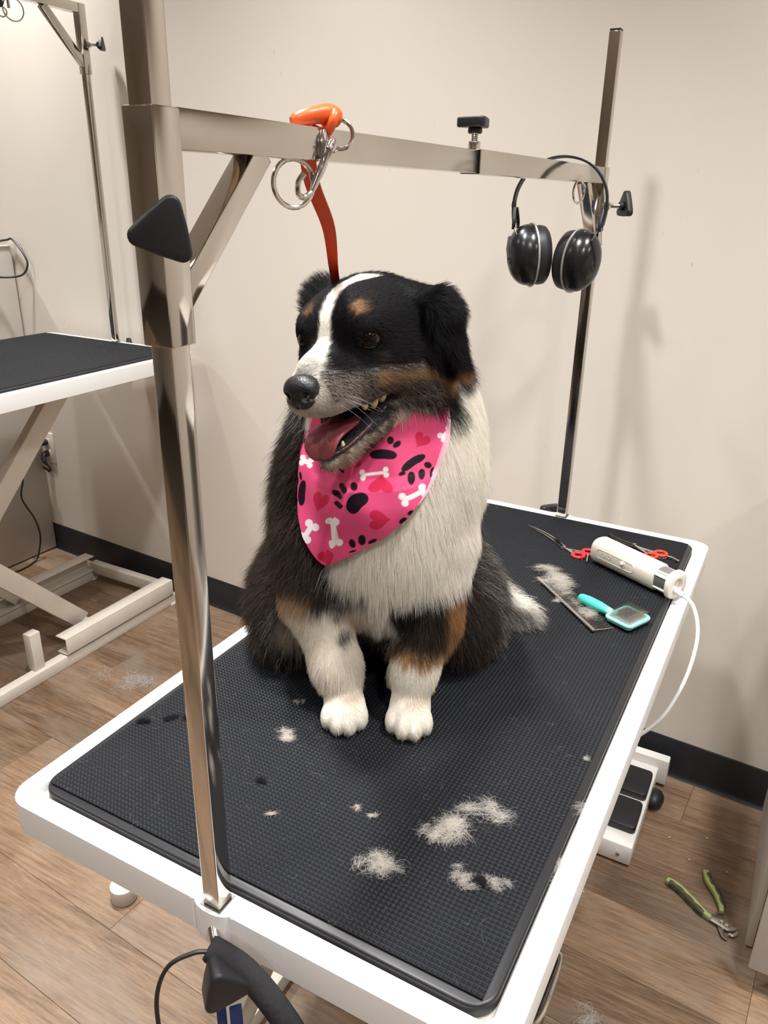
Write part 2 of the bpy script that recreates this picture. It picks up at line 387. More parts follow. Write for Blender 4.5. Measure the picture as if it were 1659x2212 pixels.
# panels of a cabinet at the right edge of the view
yR = WY + math.tan(WYAW) * .52
cb = thing('side_cabinet', (.60, 1.1, 0), 'pale grey open cabinet standing on the floor at the right edge', 'cabinet')
MB().box((.5195, (yR - .004 + .886) / 2, .45), (.013, yR - .004 - .886, .89)).build('side_panel', 'grey_coat', cb, bevel=.001)
MB().box((.70, yR - .012, .45), (.345, .012, .88)).build('back_panel', 'grey_coat', cb, bevel=.001)
MB().box((.885, (yR - .02 + .886) / 2, .45), (.013, yR - .03 - .886, .89)).build('side_panel', 'grey_coat', cb, bevel=.001)
MB().box((.702, (yR - .02 + .886) / 2, .888), (.378, yR - .03 - .886, .014)).build('top_panel', 'grey_coat', cb, bevel=.001)
MB().box((.702, (yR - .02 + .89) / 2, .07), (.352, yR - .03 - .9, .013)).build('shelf', 'white_plain', cb, bevel=.001)
dr = thing('cabinet_drawer', (.70, .95, .06), 'pale grey drawer pulled partly out of the cabinet at the right edge', 'drawer')
fr = MB().box((.70, .791, .27), (.364, .012, .42)).build('drawer_front', 'grey_coat', dr, bevel=.0015)
MB().box((.70, .778, .40), (.10, .010, .012)).build('handle', 'chrome', fr, bevel=.003)
for x_ in (.537, .863): MB().box((x_, .985, .24), (.010, .372, .30)).build('drawer_side', 'white_plain', dr, bevel=.001)
MB().box((.70, .985, .095), (.316, .372, .010)).build('drawer_base', 'white_plain', dr)
MB().box((.70, 1.166, .24), (.316, .010, .30)).build('drawer_back', 'white_plain', dr, bevel=.001)
MB().box((.5285, 1.0, .17), (.005, .25, .020)).build('slide_rail', 'chrome', cb, bevel=.001)

# ================================================================== grooming tables
def outline(cx, y0, y1, hw, r, bump):
    """outer outline of the white frame: rounded rectangle with a half-round boss at the middle of both short ends"""
    pts = []
    def arc(x, y, rr, a0, a1, n=7):
        for i in range(n + 1):
            a = math.radians(a0 + (a1 - a0) * i / n); pts.append((x + rr * math.cos(a), y + rr * math.sin(a)))
    arc(cx - hw + r, y0 + r, r, 180, 270)
    pts.append((cx - bump * 1.22, y0)); pts.append((cx - bump * 1.1, y0 - .0008))
    for i in range(11):
        a = math.radians(195 + 150 * i / 10); pts.append((cx + bump * math.cos(a), y0 + .003 + bump * .42 * math.sin(a)))
    pts.append((cx + bump * 1.1, y0 - .0008)); pts.append((cx + bump * 1.22, y0))
    arc(cx + hw - r, y0 + r, r, 270, 360)
    arc(cx + hw - r, y1 - r, r, 0, 90)
    for i in range(11):
        a = math.radians(15 + 150 * i / 10); pts.append((cx + bump * math.cos(a), y1 - .003 + bump * .42 * math.sin(a)))
    arc(cx - hw + r, y1 - r, r, 90, 180)
    return pts

def ring_prism(name, outer, inner, z0, z1, m, parent, bev=.0025):
    off = offset_of(parent); bm = bmesh.new()
    def loop(pts, z): return [bm.verts.new((x - off.x, y - off.y, z - off.z)) for x, y in pts]
    for z in (z0, z1):
        lo, li = loop(outer, z), loop(inner, z)
        es = [bm.edges.new((l[i], l[(i + 1) % len(l)])) for l in (lo, li) for i in range(len(l))]
        bmesh.ops.triangle_fill(bm, edges=es, use_beauty=True)
        if z == z0: bo, bi = lo, li
    for a, b in ((bo, lo), (bi, li)):
        n = len(a)
        for i in range(n): bm.faces.new((a[i], a[(i + 1) % n], b[(i + 1) % n], b[i]))
    bmesh.ops.recalc_face_normals(bm, faces=bm.faces)
    es = [e for e in bm.edges if len(e.link_faces) == 2 and e.calc_face_angle(0) > .9 and all(abs(v.co.z + off.z - z1) < 1e-5 for v in e.verts)]
    bmesh.ops.bevel(bm, geom=es, offset=bev, segments=2, affect='EDGES', profile=.6, clamp_overlap=True)
    me = bpy.data.meshes.new(name); bm.to_mesh(me); bm.free()
    return link(name, me, m, parent, True, 40)

def waffle(name, x0, x1, y0, y1, zb, pitch, h, m, parent, holes=()):
    """embossed rubber surface: one sheet of small square pockets between low ridges"""
    off = offset_of(parent); nx = int((x1 - x0) / pitch); ny = int((y1 - y0) / pitch)
    px, py = (x1 - x0) / nx, (y1 - y0) / ny
    I, J = np.meshgrid(np.arange(nx), np.arange(ny), indexing='ij'); I = I.ravel(); J = J.ravel()
    cx = x0 + (I + .5) * px - off.x; cy = y0 + (J + .5) * py - off.y
    keep = np.ones(len(cx), bool)
    for hx, hy, hr in holes: keep &= np.hypot(cx + off.x - hx, cy + off.y - hy) > hr
    cx, cy = cx[keep], cy[keep]; n = len(cx)
    V = np.zeros((n, 12, 3)); sg = np.array([(-1, -1), (1, -1), (1, 1), (-1, 1)])
    for r_, (a, zz_) in enumerate(((.5, h), (.44, h), (.31, 0))):
        for k in range(4):
            V[:, 4 * r_ + k, 0] = cx + sg[k, 0] * a * px; V[:, 4 * r_ + k, 1] = cy + sg[k, 1] * a * py; V[:, 4 * r_ + k, 2] = zb + zz_ - off.z
    q = np.array([(k + 4 * r_, (k + 1) % 4 + 4 * r_, (k + 1) % 4 + 4 * r_ + 4, k + 4 * r_ + 4) for r_ in (0, 1) for k in range(4)] + [(8, 9, 10, 11)])
    F = (q[None] + (np.arange(n) * 12)[:, None, None]).reshape(-1, 4)
    me = bpy.data.meshes.new(name); me.vertices.add(n * 12); me.vertices.foreach_set('co', V.ravel())
    me.loops.add(len(F) * 4); me.loops.foreach_set('vertex_index', F.ravel().astype(np.int32))
    me.polygons.add(len(F)); me.polygons.foreach_set('loop_start', np.arange(len(F), dtype=np.int32) * 4)
    me.update(calc_edges=True)
    o = link(name, me, m, parent, False); o['kind'] = 'stuff'; return o

def lift_base(root, cx, y0, y1, zt, m, detail):
    """steel base on the floor with channels and a scissor lift in the y-z plane"""
    hw = .285
    for sx in (-1, 1):
        x = cx + sx * (hw - .13 if sx > 0 else hw - .06)
        MB().box((x, (y0 + y1) / 2, .018), (.032, y1 - y0, .036)).build('base_rail', m, root, bevel=.002)
        c = MB(); yc0, yc1 = y1 - .47, y1 - .02
        c.box((x - sx * .002, (yc0 + yc1) / 2, .094), (.046, yc1 - yc0, .004)); c.box((x + sx * .019, (yc0 + yc1) / 2, .067), (.004, yc1 - yc0, .054)); c.box((x - sx * .002, (yc0 + yc1) / 2, .042), (.046, yc1 - yc0, .004))
        c.build('slide_channel', m, root, bevel=.0012)
        MB().box((x - sx * .012, y1 - .555, .095), (.03, .035, .12)).build('stop_post', m, root, bevel=.002)
        for yy in (y0 + .02, y1 - .02): MB().cyl((x - .0, yy, 0), (x, yy, .006), .02, 16).build('foot_pad', 'white_plain', root)
    xm = cx - .035
    for yy in (y0 + .016, y1 - .016): MB().box((xm, yy, .05), (2 * hw - .21, .03, .04)).build('cross_bar', m, root, bevel=.002)
    for sx in (-1, 1):
        x = cx + sx * .15 - .02
        MB().beam((x, y1 - .33, zt - .055), (x, y0 + .04, .075), .03, .055).build('lift_arm', m, root, bevel=.002)
        MB().beam((x - .04, y1 - .34, .075), (x - .04, y0 + .05, zt - .055), .03, .055).build('lift_arm', m, root, bevel=.002)
    for yy in (y0 + .045, y1 - .335):
        for z in (.075, zt - .055): MB().cyl((cx - .21, yy, z), (cx + .17, yy, z), .011, 14).build('axle', m, root)
    for sx in (-1, 1): MB().box((cx + sx * .15 - .03, (y0 + y1) / 2, zt - .0345), (.05, y1 - y0 - .1, .02)).build('under_rail', m, root, bevel=.002)

def grooming_table(name, label, cx, y0, y1, zt, hw, mm, detail, holes=()):
    root = thing(name, (cx, (y0 + y1) / 2, 0), label, 'grooming table')
    inner = [(cx - hw + .024, y0 + .024), (cx + hw - .024, y0 + .024), (cx + hw - .024, y1 - .032), (cx - hw + .024, y1 - .032)]
    ring_prism('frame', outline(cx, y0, y1, hw, .03, .022), inner, zt - .040, zt, 'white_coat', root)
    MB().box((cx, (y0 + y1) / 2 - .004, zt - .017), (2 * hw - .044, y1 - y0 - .052, .014)).build('tray', 'grey_coat', root)
    x0, x1, ya, yb = cx - hw + .0262, cx + hw - .0262, y0 + .0262, y1 - .0342
    mt = MB().prism(rrect(x0, ya, x1, yb, .026, 8), zt - .010, zt + .006).build('mat', 'rubber_rim', root, bevel=.003, segs=3, angle=60)
    if detail:
        waffle('mat_texture', x0 + .010, x1 - .010, ya + .010, yb - .010, zt + .0061, .0053, .0020, 'rubber', mt, holes)
    else:
        waffle('mat_texture', x0 + .010, x1 - .010, ya + .010, yb - .010, zt + .0061, .0106, .0010, 'rubber', mt)
    lift_base(root, cx, y0 + .05, y1 - .02, zt - .01, mm, detail)
    return root

def knob(mb, c, nrm, up, size, th):
    """rounded triangular clamp knob"""
    n = Vector(nrm).normalized(); u = Vector(up); u = (u - n * u.dot(n)).normalized(); s = n.cross(u)
    poly = []
    R_, r_ = size * .60, size * .17
    for k in range(3):
        a0 = PI / 2 + k * 2 * PI / 3
        for i in range(7):
            a = a0 - PI / 3 + (2 * PI / 3) * i / 6
            poly.append(((R_ - r_) * math.cos(a0) + r_ * math.cos(a), (R_ - r_) * math.sin(a0) + r_ * math.sin(a)))
        a1 = a0 + PI / 3                       # slightly bulged sides
        poly.append((size * .398 * math.cos(a1), size * .398 * math.sin(a1)))
    mb.prism(poly, 0, th, frame_mx(Vector(c), s, u, n)); return mb

def thread(mb, p0, p1, r, pitch=.0018):
    p0, p1 = Vector(p0), Vector(p1); n = max(4, int((p1 - p0).length / pitch) * 2)
    mb.tube([p0.lerp(p1, i / n) for i in range(n + 1)], [r * (1.0 if i % 2 else .86) for i in range(n + 1)], 14); return mb

def clamp_knob(root, base, nrm, up, ln, size=.045):
    base, n = Vector(base), Vector(nrm)
    thread(MB(), base, base + n * ln, .0042).build('bolt', 'chrome', root)
    MB().cyl(base, base + n * .010, .0072, 14).build('nut', 'chrome', root, bevel=.001)
    k = knob(MB(), base + n * ln, n, up, size, .011); k.cyl(base + n * (ln - .007), base + n * ln, .0085, 16)
    k.build('clamp_knob', 'black_plastic', root, bevel=.0022, segs=3)

WET = []
t1 = grooming_table('grooming_table', 'white framed grooming table with black waffle rubber mat that the dog sits on', 0, 0, L, T, .30, 'cream_frame', True)
# knob hanging under the front boss and behind the rear boss
nk = Vector((.76, -.65, 0))
k0 = Vector((.004, -.004, T - .020))
thread(MB(), k0, k0 + nk * .050, .0052).build('bolt', 'chrome', t1)
knob(MB(), k0 + nk * .046, nk, (-.25, -.20, 1), .042, .026).build('clamp_knob', 'black_plastic', t1, bevel=.004, segs=3)
nk = Vector((-.75, .66, 0)); k0 = Vector((-.008, L + .008, T - .016))
thread(MB(), k0, k0 + nk * .034, .005).build('bolt', 'chrome', t1)
knob(MB(), k0 + nk * .032, nk, (0, 0, -1), .044, .018).build('clamp_knob', 'black_plastic', t1, bevel=.003)
b_ = MB().box((-.608, .515, .026), (.026, .25, .018)); b_.box((-.43, .64, .026), (.382, .026, .018)); b_.build('outrigger', 'cream_frame', t1, bevel=.002)
MB().cyl((-.608, .382, 0), (-.608, .382, .036), .026, 24).build('leveling_foot', 'grey_coat', t1, bevel=.003)
T2, C2 = .885, -1.543
t2 = grooming_table('grooming_table', 'second white grooming table with black mat, empty, on the left against the wall', C2, 1.395 - L, 1.395, T2, .318, 'cream_frame', False)

def square_tube(p0, p1, half, wall=0): return MB().beam(p0, p1, 2 * half, 2 * half, up=(1, 0, 0) if abs(Vector(p1).z - Vector(p0).z) > abs(Vector(p1).y - Vector(p0).y) else (0, 0, 1))
A, Y0 = .0098, .0099
Y1 = L - Y0
ga = thing('grooming_gantry', (0, Y0, T), 'polished steel H-shaped grooming arm bridging over the dog between two posts', 'grooming arm')
PT = 1.602
for nm, yy in (('post', Y0), ('post', Y1)):
    po = MB().box((0, yy, (T + PT) / 2 + .0005), (2 * A, 2 * A, PT - T - .001)).build(nm, 'steel', ga, bevel=.0016, segs=3)
    MB().box((0, yy, PT + .0015), (2 * A - .001, 2 * A - .001, .003)).build('end_cap', 'black_plastic', po, bevel=.0008)
    MB().box((0, yy, T + .0006), (2 * A + .004, 2 * A + .004, .0012)).build('socket_rim', 'dark_steel', po)
S = .0128
BZ0, BZ1 = 1.3605, 1.3855
for yy, z0, z1, sg in ((Y0, 1.234, 1.385, 1), (Y1, 1.245, 1.3875, -1)):
    sl = MB().box((0, yy, (z0 + z1) / 2), (2 * S, 2 * S, z1 - z0)).build('sleeve', 'steel', ga, bevel=.0012, segs=2)
    br = MB().beam((0, yy + sg * .108, BZ0 + .003), (0, yy + sg * .006, 1.262), .0185, .0195, up=(1, 0, 0)); br.build('brace', 'steel', ga, bevel=.001)
    if sg > 0: clamp_knob(ga, (S * .9, yy - S * .9, 1.312), (.72, -.694, 0), (.27, .21, .92), .024, .037)
    else: clamp_knob(ga, (S * .9, yy + S * .9, 1.322), (.78, .626, 0), (0, 0, 1), .036)
MB().box((0, (.0227 + .535) / 2, (BZ0 + BZ1) / 2), (.0225, .535 - .0227, BZ1 - BZ0)).build('crossbar', 'steel', ga, bevel=.0008)
MB().box((0, (.5375 + Y1 - S) / 2, (BZ0 + BZ1) / 2 + .0002), (.0250, Y1 - S - .5375, .0272)).build('crossbar', 'steel', ga, bevel=.0008)
MB().box((0, .5362, (BZ0 + BZ1) / 2), (.0245, .0024, .0265)).build('joint_gap', 'gloss_black', ga)
clamp_knob(ga, (0, .545, BZ1), (0, 0, 1), (.3, 1, 0), .025, .037)
# rings welded under the bar
d_ = Vector((.45, .89, 0)).normalized()
MB().ring((0, .167, 1.3425), d_, (0, 0, 1), .0185, .0021).build('tether_ring', 'chrome', ga)
MB().ring((0, 1.016, 1.3445), Vector((.25, .97, 0)), (0, 0, 1), .0180, .0020).build('tether_ring', 'chrome', ga)
# purple marker scribble on the rear brace
mk = MB(); bx = .0100
def brp(t, s): # point on the +x face of the rear brace: t along from the bar downwards, s across
    p0, p1 = Vector((bx, Y1 - .108, BZ0 + .003)), Vector((bx, Y1 - .006, 1.262)); d = (p1 - p0).normalized(); c = Vector((0, d.z, -d.y))
    return p0 + d * t + c * s
mk.tube([brp(.052, -.006), brp(.064, -.003), brp(.054, 0), brp(.064, .003), brp(.052, .006)], .0007, 6); mk.build('marker_scribble', 'purple', ga)

# second table's arm
TY = 1.385
g2 = thing('grooming_gantry', (C2, TY, T2), 'steel grooming arm with bent top clamped to the left table', 'grooming arm')
H2 = 1.83
p2 = MB().box((C2, TY, (T2 + 1.80) / 2 + .0005), (.0175, .0175, 1.80 - T2 - .001)).build('post', 'steel', g2, bevel=.0015)
MB().box((C2, TY, T2 + .0006), (.022, .022, .0012)).build('socket_rim', 'dark_steel', p2)
MB().box((C2, TY, (1.632 + 1.803) / 2), (.0235, .0235, 1.803 - 1.632)).build('sleeve', 'steel', g2, bevel=.001)
MB().box((C2, TY - .012 - .30, 1.791), (.0225, .60, .024)).build('crossbar', 'steel', g2, bevel=.0008)
MB().beam((C2, TY - .125, 1.780), (C2, TY - .004, 1.655), .0185, .0195, up=(1, 0, 0)).build('brace', 'steel', g2, bevel=.001)
clamp_knob(g2, (C2 + .011, TY + .006, 1.705), (.86, .5, 0), (0, 0, 1), .034, .034)
MB().ring((C2, TY - .215, 1.752), Vector((.3, .95, 0)), (0, 0, 1), .026, .0018).build('tether_ring', 'chrome', g2)
nk = Vector((.9, .436, 0)); k0 = Vector((C2 + .012, TY + .012, T2 - .006))
knob(thread(MB(), k0, k0 + nk * .022, .004), k0 + nk * .018, nk, (0, 0, 1), .030, .012).build('rear_knob', 'black_plastic', t2, bevel=.002)
lh = thing('leash_clip', (C2, TY - .25, 1.74), 'black strap with a metal snap hook clipped to the ring of the left arm', 'leash')
b_ = MB(); b_.tube(spline([(C2 + .012, TY - .36, 1.80), (C2 + .014, TY - .29, 1.775), (C2 + .016, TY - .262, 1.752)], 6), .010, 10); b_.build('strap', 'cord_black', lh)
MB().tube(spline([(C2 + .015, TY - .25, 1.80), (C2 + .012, TY - .238, 1.775), (C2 + .006, TY - .232, 1.752)], 5), [.005] * 6 + [.004] * 5, 10).build('snap_hook', 'chrome', lh)
MB().ring((C2 + .016, TY - .262, 1.738), d_, (0, 0, 1), .011, .0018).build('swivel_ring', 'chrome', lh)
# ================================================================== tools and small things
def hair_object(name, P, rad, cols, m, parent=None):
    """P: (N strands, K points, 3) world positions -> one hair curves object"""
    N, K, _ = P.shape; off = offset_of(parent)
    hc = bpy.data.hair_curves.new(name); hc.add_curves([K] * N)
    Q = (P - np.array(off)[None, None]).astype(np.float32)
    hc.attributes['position'].data.foreach_set('vector', Q.ravel())
    t = np.linspace(0, 1, K)[None, :]
    r = (np.asarray(rad).reshape(-1, 1) * (1.0 - .80 * t ** 1.6)).astype(np.float32) * np.ones((N, 1), np.float32)
    ra = hc.attributes.get('radius') or hc.attributes.new('radius', 'FLOAT', 'POINT')
    ra.data.foreach_set('value', r.ravel())
    ca = hc.attributes.new('col', 'FLOAT_COLOR', 'CURVE')
    c4 = np.ones((N, 4), np.float32); c4[:, :3] = cols; ca.data.foreach_set('color', c4.ravel())
    hc.materials.append(m)
    o = bpy.data.objects.new(name, hc); COL.objects.link(o)
    if parent is not None: o.parent = parent
    return o

def hair_material(name, rough=.50, spec=.20, trans=.36):
    m = bpy.data.materials.new(name); m.use_nodes = True; nt = m.node_tree; N = nt.nodes.new; K = nt.links.new
    b = nt.nodes['Principled BSDF']; b.inputs['Roughness'].default_value = rough; b.inputs['Specular IOR Level'].default_value = spec
    a = N('ShaderNodeAttribute'); a.attribute_name = 'col'; K(a.outputs['Color'], b.inputs['Base Color'])
    tr = N('ShaderNodeBsdfTranslucent'); K(a.outputs['Color'], tr.inputs['Color'])
    mx = N('ShaderNodeMixShader'); mx.inputs[0].default_value = trans; K(b.outputs[0], mx.inputs[1]); K(tr.outputs[0], mx.inputs[2])
    K(mx.outputs[0], nt.nodes['Material Output'].inputs['Surface']); return m
M['fur'] = hair_material('dog_hair')

# --- cordless-looking corded clipper
ax0, ax1 = Vector((.128, .946, T + .0325)), Vector((.278, .8655, T + .0325))
ad = (ax1 - ax0).normalized(); asd = Vector((ad.y, -ad.x, 0)); au = Vector((0, 0, 1))      # asd: side facing the camera
cl = thing('clipper', ((ax0 + ax1) / 2).to_tuple()[:2] + (T + .008,), 'cream electric pet clipper with white cord lying on the mat', 'clipper')
def csec(t, w, h, p=2.6, n=28):
    c = ax0.lerp(ax1, t); out = []
    for i in range(n):
        a = 2 * PI * i / n; ca, sa = math.cos(a), math.sin(a)
        out.append(tuple(c + asd * (w * math.copysign(abs(ca) ** (2 / p), ca)) + au * (h * math.copysign(abs(sa) ** (2 / p), sa))))
    return out
MB().loft([csec(-.035, .010, .010), csec(-.03, .017, .017), csec(-.012, .0215, .0220), csec(.02, .0228, .0242), csec(.4, .0225, .0240), csec(.80, .0225, .0240), csec(.815, .0200, .0215)]).build('body', 'clipper_body', cl, angle=60)
MB().loft([csec(.80, .0192, .0205), csec(.98, .0192, .0205)]).build('grip_window', 'clipper_grey', cl, angle=60)
b_ = MB(); b_.loft([csec(.955, .0208, .0222), csec(.965, .0238, .0246), csec(1.01, .0238, .0246), csec(1.022, .0215, .0225), csec(1.022, .0120, .0125), csec(.985, .0115, .0120)])
b_.build('end_collar', 'clipper_trim', cl, angle=50)
for a in (35, 145, 215, 325):
    c0, c1 = ax0.lerp(ax1, .81), ax0.lerp(ax1, .965); r_ = asd * (.0205 * math.cos(math.radians(a))) + au * (.022 * math.sin(math.radians(a)))
    MB().beam(c0 + r_, c1 + r_, .006, .004, up=(asd * math.cos(math.radians(a)) + au * math.sin(math.radians(a)))).build('rib', 'clipper_trim', cl, bevel=.001)
def onside(t, zz, out=.0226): return ax0.lerp(ax1, t) + asd * out + au * zz
for t in (.17, .25): MB().ring(onside(t, .004), ad, au, .0032, .0006, 18, 6).build('button', 'clipper_trim', cl)
b_ = MB(); b_.ring(onside(.43, .003), ad, au, .0055, .0008, 22, 6); b_.ball(onside(.425, .004, .0220), (.0042, .0042, .0042)); b_.build('power_switch', 'clipper_trim', cl)
tr_ = [onside(.12, .0115), onside(.5, .0115), onside(.56, .009), onside(.575, .003), onside(.56, -.003), onside(.5, -.0055), onside(.12, -.0055), onside(.09, -.003), onside(.085, .003), onside(.09, .009)]
MB().tube(spline(tr_, 5, True), .0005, 6, closed=True).build('switch_track', 'clipper_trim', cl)
ce = ax1 + ad * .004 + asd * .006
b_ = MB(); b_.tube([ce - ad * .012 - au * .004, ce + ad * .016 - au * .010], [.0062, .0052], 14); b_.build('strain_relief', 'cord_white', cl)
MB().tube(spline([ce + ad * .012 - au * .009, Vector((.312, .835, T + .017)), Vector((.329, .795, T - .005)), Vector((.331, .765, T - .045)), Vector((.322, .735, T - .09)), Vector((.300, .71, T - .14)), Vector((.25, .70, T - .20)), Vector((.19, .72, T - .27))], 10), .0031, 10).build('cord', 'cord_white', cl)

# --- scissors
def scissors(label, tip, piv, ringA, ringB, tail, ringmat, curve, bladem, z=T + .0095):
    tip, piv, ringA, ringB, tail = [Vector((*p, z)) for p in (tip, piv, ringA, ringB, tail)]
    root = thing('scissors', (piv.x, piv.y, T + .008), label, 'scissors', 'curved grooming scissors on the mat')
    d = (tip - piv); s = Vector((-d.y, d.x, 0)).normalized(); ln = d.length
    for q, (rg, sg) in enumerate(((ringA, 1), (ringB, -1))):
        n = 12; secs = []
        for i in range(n + 1):
            t = i / n; c = piv + d * t + s * curve * ln * (4 * t * (1 - t)) + Vector((0, 0, .0016 * q))
            wd_ = .0046 * (1 - t) ** .6 + .0006
            secs.append([tuple(c + s * (wd_ * (.25 if sg > 0 else -1)) + Vector((0, 0, -.0009))), tuple(c + s * (wd_ * (1 if sg > 0 else -.25)) + Vector((0, 0, -.0009))),
                         tuple(c + s * (wd_ * (1 if sg > 0 else -.25)) + Vector((0, 0, .0009))), tuple(c + s * (wd_ * (.25 if sg > 0 else -1)) + Vector((0, 0, .0009)))])
        MB().loft(secs).build('blade', bladem, root, angle=30)
        dd = (rg - piv); e = rg - dd.normalized() * .0105; ss = Vector((-dd.y, dd.x, 0)).normalized()
        MB().tube(spline([piv - dd * .05, piv.lerp(e, .4) + ss * .002 * sg, e + ss * 0], 6), [.0030] * 4 + [.0026] * 5 + [.0022] * 4, 8).build('shank', 'chrome', root)
        MB().ring(rg + Vector((0, 0, .001)), dd.normalized(), ss, .0105, .0034, 24, 10).build('finger_ring', ringmat, root)
        MB().ring(rg + Vector((0, 0, -.0034)), dd.normalized(), ss, .0112, .0020, 24, 8).build('ring_rim', 'chrome', root)
    MB().cyl(piv + Vector((0, 0, -.002)), piv + Vector((0, 0, .0045)), .0034, 14).build('pivot_screw', 'chrome', root, bevel=.0006)
    e0 = ringB + (tail - ringB).normalized() * .009
    MB().tube(spline([e0, e0.lerp(tail, .5) + Vector((0, 0, .002)), tail], 5), [.0017] * 10 + [.0022], 8).build('finger_rest', 'chrome', root)
scissors('curved steel scissors with pinkish red finger rings, left of the cream clipper', (-.038, 1.031), (.058, .962), (.091, .943), (.104, .967), (.112, .925), 'red_ring', -.07, 'chrome')
scissors('curved dark steel scissors with orange-red finger rings behind the cream clipper', (.115, 1.074), (.174, 1.040), (.212, 1.008), (.226, 1.027), (.262, 1.013), 'red_orange_ring', .10, 'dark_steel', T + .0115)

# --- metal comb with fine teeth
cm = thing('comb', (.12, .75, T + .007), 'fine-toothed metal grooming comb lying under white hair and the teal brush', 'comb')
c0, c1 = Vector((.054, .813, T + .0115)), Vector((.189, .680, T + .0115)); cd = (c1 - c0).normalized(); ct = Vector((-cd.y, cd.x, 0)) * 1
if ct.x < 0: ct = -ct
MB().beam(c0, c1, .0055, .0035).build('spine', 'chrome', cm, bevel=.0008)
nt_ = 62; b_ = MB(); ln_ = (c1 - c0).length
for i in range(nt_):
    p_ = c0 + cd * (ln_ * (i + .5) / nt_) + ct * .002
    if i == 0 or i == nt_ - 1:
        MB().tube([p_, p_ + ct * .034 - Vector((0, 0, .001))], [.0013, .0007], 6).build('end_tooth', 'chrome', cm)
    else:
        MB().tube([p_, p_ + ct * .034 - Vector((0, 0, .001))], [.00055, .0003], 5).build('tooth', 'chrome', cm)

# --- teal slicker brush
bz = T + .0155
h0, h1, h2 = Vector((.140, .772, bz)), Vector((.196, .745, bz + .001)), Vector((.212, .737, bz + .002))
br = thing('slicker_brush', (.19, .75, T + .007), 'teal and mint slicker pet brush lying on the mat beside the clipper', 'brush')
b_ = MB(); pts = spline([h0, h0.lerp(h1, .35), h0.lerp(h1, .75), h1], 6)
prof_ = [.0035, .0062, .0075, .0082, .0086, .0088, .0090, .0091, .0091, .0090, .0089, .0087, .0085, .0082, .0079, .0076, .0073, .0070, .0067]
b_.tube(pts, prof_[:len(pts)], 18); b_.build('handle', 'teal', br, angle=70)
b_ = MB()
for i in range(9):
    t = .30 + .05 * i; c = h0.lerp(h1, t); b_.ring(c, Vector((-.43, -.9, 0)).normalized(), (0, 0, 1), .0088, .0006, 18, 5)
b_.build('grip_ridges', 'teal', br)
MB().tube([h1 - (h1 - h0).normalized() * .004, h1.lerp(h2, .5), h2], [.0072, .0060, .0055], 16).build('neck', 'mint', br, angle=70)
hc_ = Vector((.2275, .7385, bz)); ha = (Vector((.251, .744, 0)) - Vector((.200, .731, 0)))
e1 = (Vector((.222, .779, 0)) - Vector((.200, .731, 0))).normalized(); e2 = (Vector((.233, .701, 0)) - Vector((.200, .731, 0))).normalized()
e2 = (e2 - e1 * e2.dot(e1)).normalized(); hmx = frame_mx(hc_, e1, e2, e1.cross(e2))
zs = 1 if e1.cross(e2).z > 0 else -1
off_r = rrect(-.0265, -.0225, .0265, .0225, .006, 5)
b_ = MB(); b_.prism(off_r, -.004 * zs, .003 * zs, hmx); b_.build('head_plate', 'mint', br, bevel=.0015)
b_ = MB(); b_.tube([hmx @ Vector((x, y, .003 * zs)) for x, y in off_r], .0030, 10, closed=True); b_.build('head_rim', 'mint', br)
b_ = MB().prism(rrect(-.0235, -.0195, .0235, .0195, .004, 4), .003 * zs, .0042 * zs, hmx); b_.build('pad', 'pad_grey', br)
b_ = MB()
for i in range(22):
    for j in range(17):
        x, y = -.0225 + .045 * i / 21, -.0185 + .037 * j / 16
        p0_ = hmx @ Vector((x, y, .004 * zs)); p1_ = hmx @ Vector((x + .001, y, .010 * zs)); p2_ = hmx @ Vector((x + .0035, y, .014 * zs))
        b_.tube([p0_, p1_, p2_], .00028, 3, caps=False)
o_ = b_.build('bristles', 'chrome', br); o_['kind'] = 'stuff'

# --- nail clipper on the floor
nc = thing('nail_clipper', (.45, .94, 0), 'lime green pet nail clipper with dark grips lying open on the wood floor', 'nail clipper')
def flat_bar(mb, pts, ws, z0, z1):
    pts = [Vector((*p, 0)) for p in pts]; S_ = []
    for i, p_ in enumerate(pts):
        t_ = (pts[min(i + 1, len(pts) - 1)] - pts[max(i - 1, 0)]).normalized(); n_ = Vector((-t_.y, t_.x, 0)) * ws[i]
        S_.append([tuple(p_ - n_ + Vector((0, 0, z0))), tuple(p_ + n_ + Vector((0, 0, z0))), tuple(p_ + n_ + Vector((0, 0, z1))), tuple(p_ - n_ + Vector((0, 0, z1)))])
    return mb.loft(S_)
hA = spline([(.352, .967, 0), (.374, .961, 0), (.402, .942, 0), (.430, .921, 0), (.446, .912, 0)], 5)
hB = spline([(.421, 1.032, 0), (.430, 1.008, 0), (.447, .985, 0), (.460, .957, 0), (.464, .938, 0)], 5)
for hp, sd in ((hA, 1), (hB, -1)):
    n = len(hp); h_ = flat_bar(MB(), [(p.x, p.y) for p in hp], [.0045 + .0028 * math.sin(PI * min(1, .15 + i / n)) for i in range(n)], .003, .015).build('handle', 'lime', nc, bevel=.003, segs=3)
    gp = hp[2:-4]; g = []
    for i, p in enumerate(gp):
        t_ = (gp[min(i + 1, len(gp) - 1)] - gp[max(i - 1, 0)]).normalized(); g.append(p + Vector((t_.y, -t_.x, 0)) * (.0034 * sd) + Vector((0, 0, .0105)))
    MB().tube(g, [.0058 + .0008 * math.sin(i * 1.7) for i in range(len(g))], 10).build('grip', 'olive', h_)
b_ = flat_bar(MB(), [(.442, .915), (.462, .911), (.480, .905), (.489, .908), (.496, .914)], [.006, .0075, .006, .004, .002], .007, .0095); b_.build('blade', 'chrome', nc, bevel=.0004)
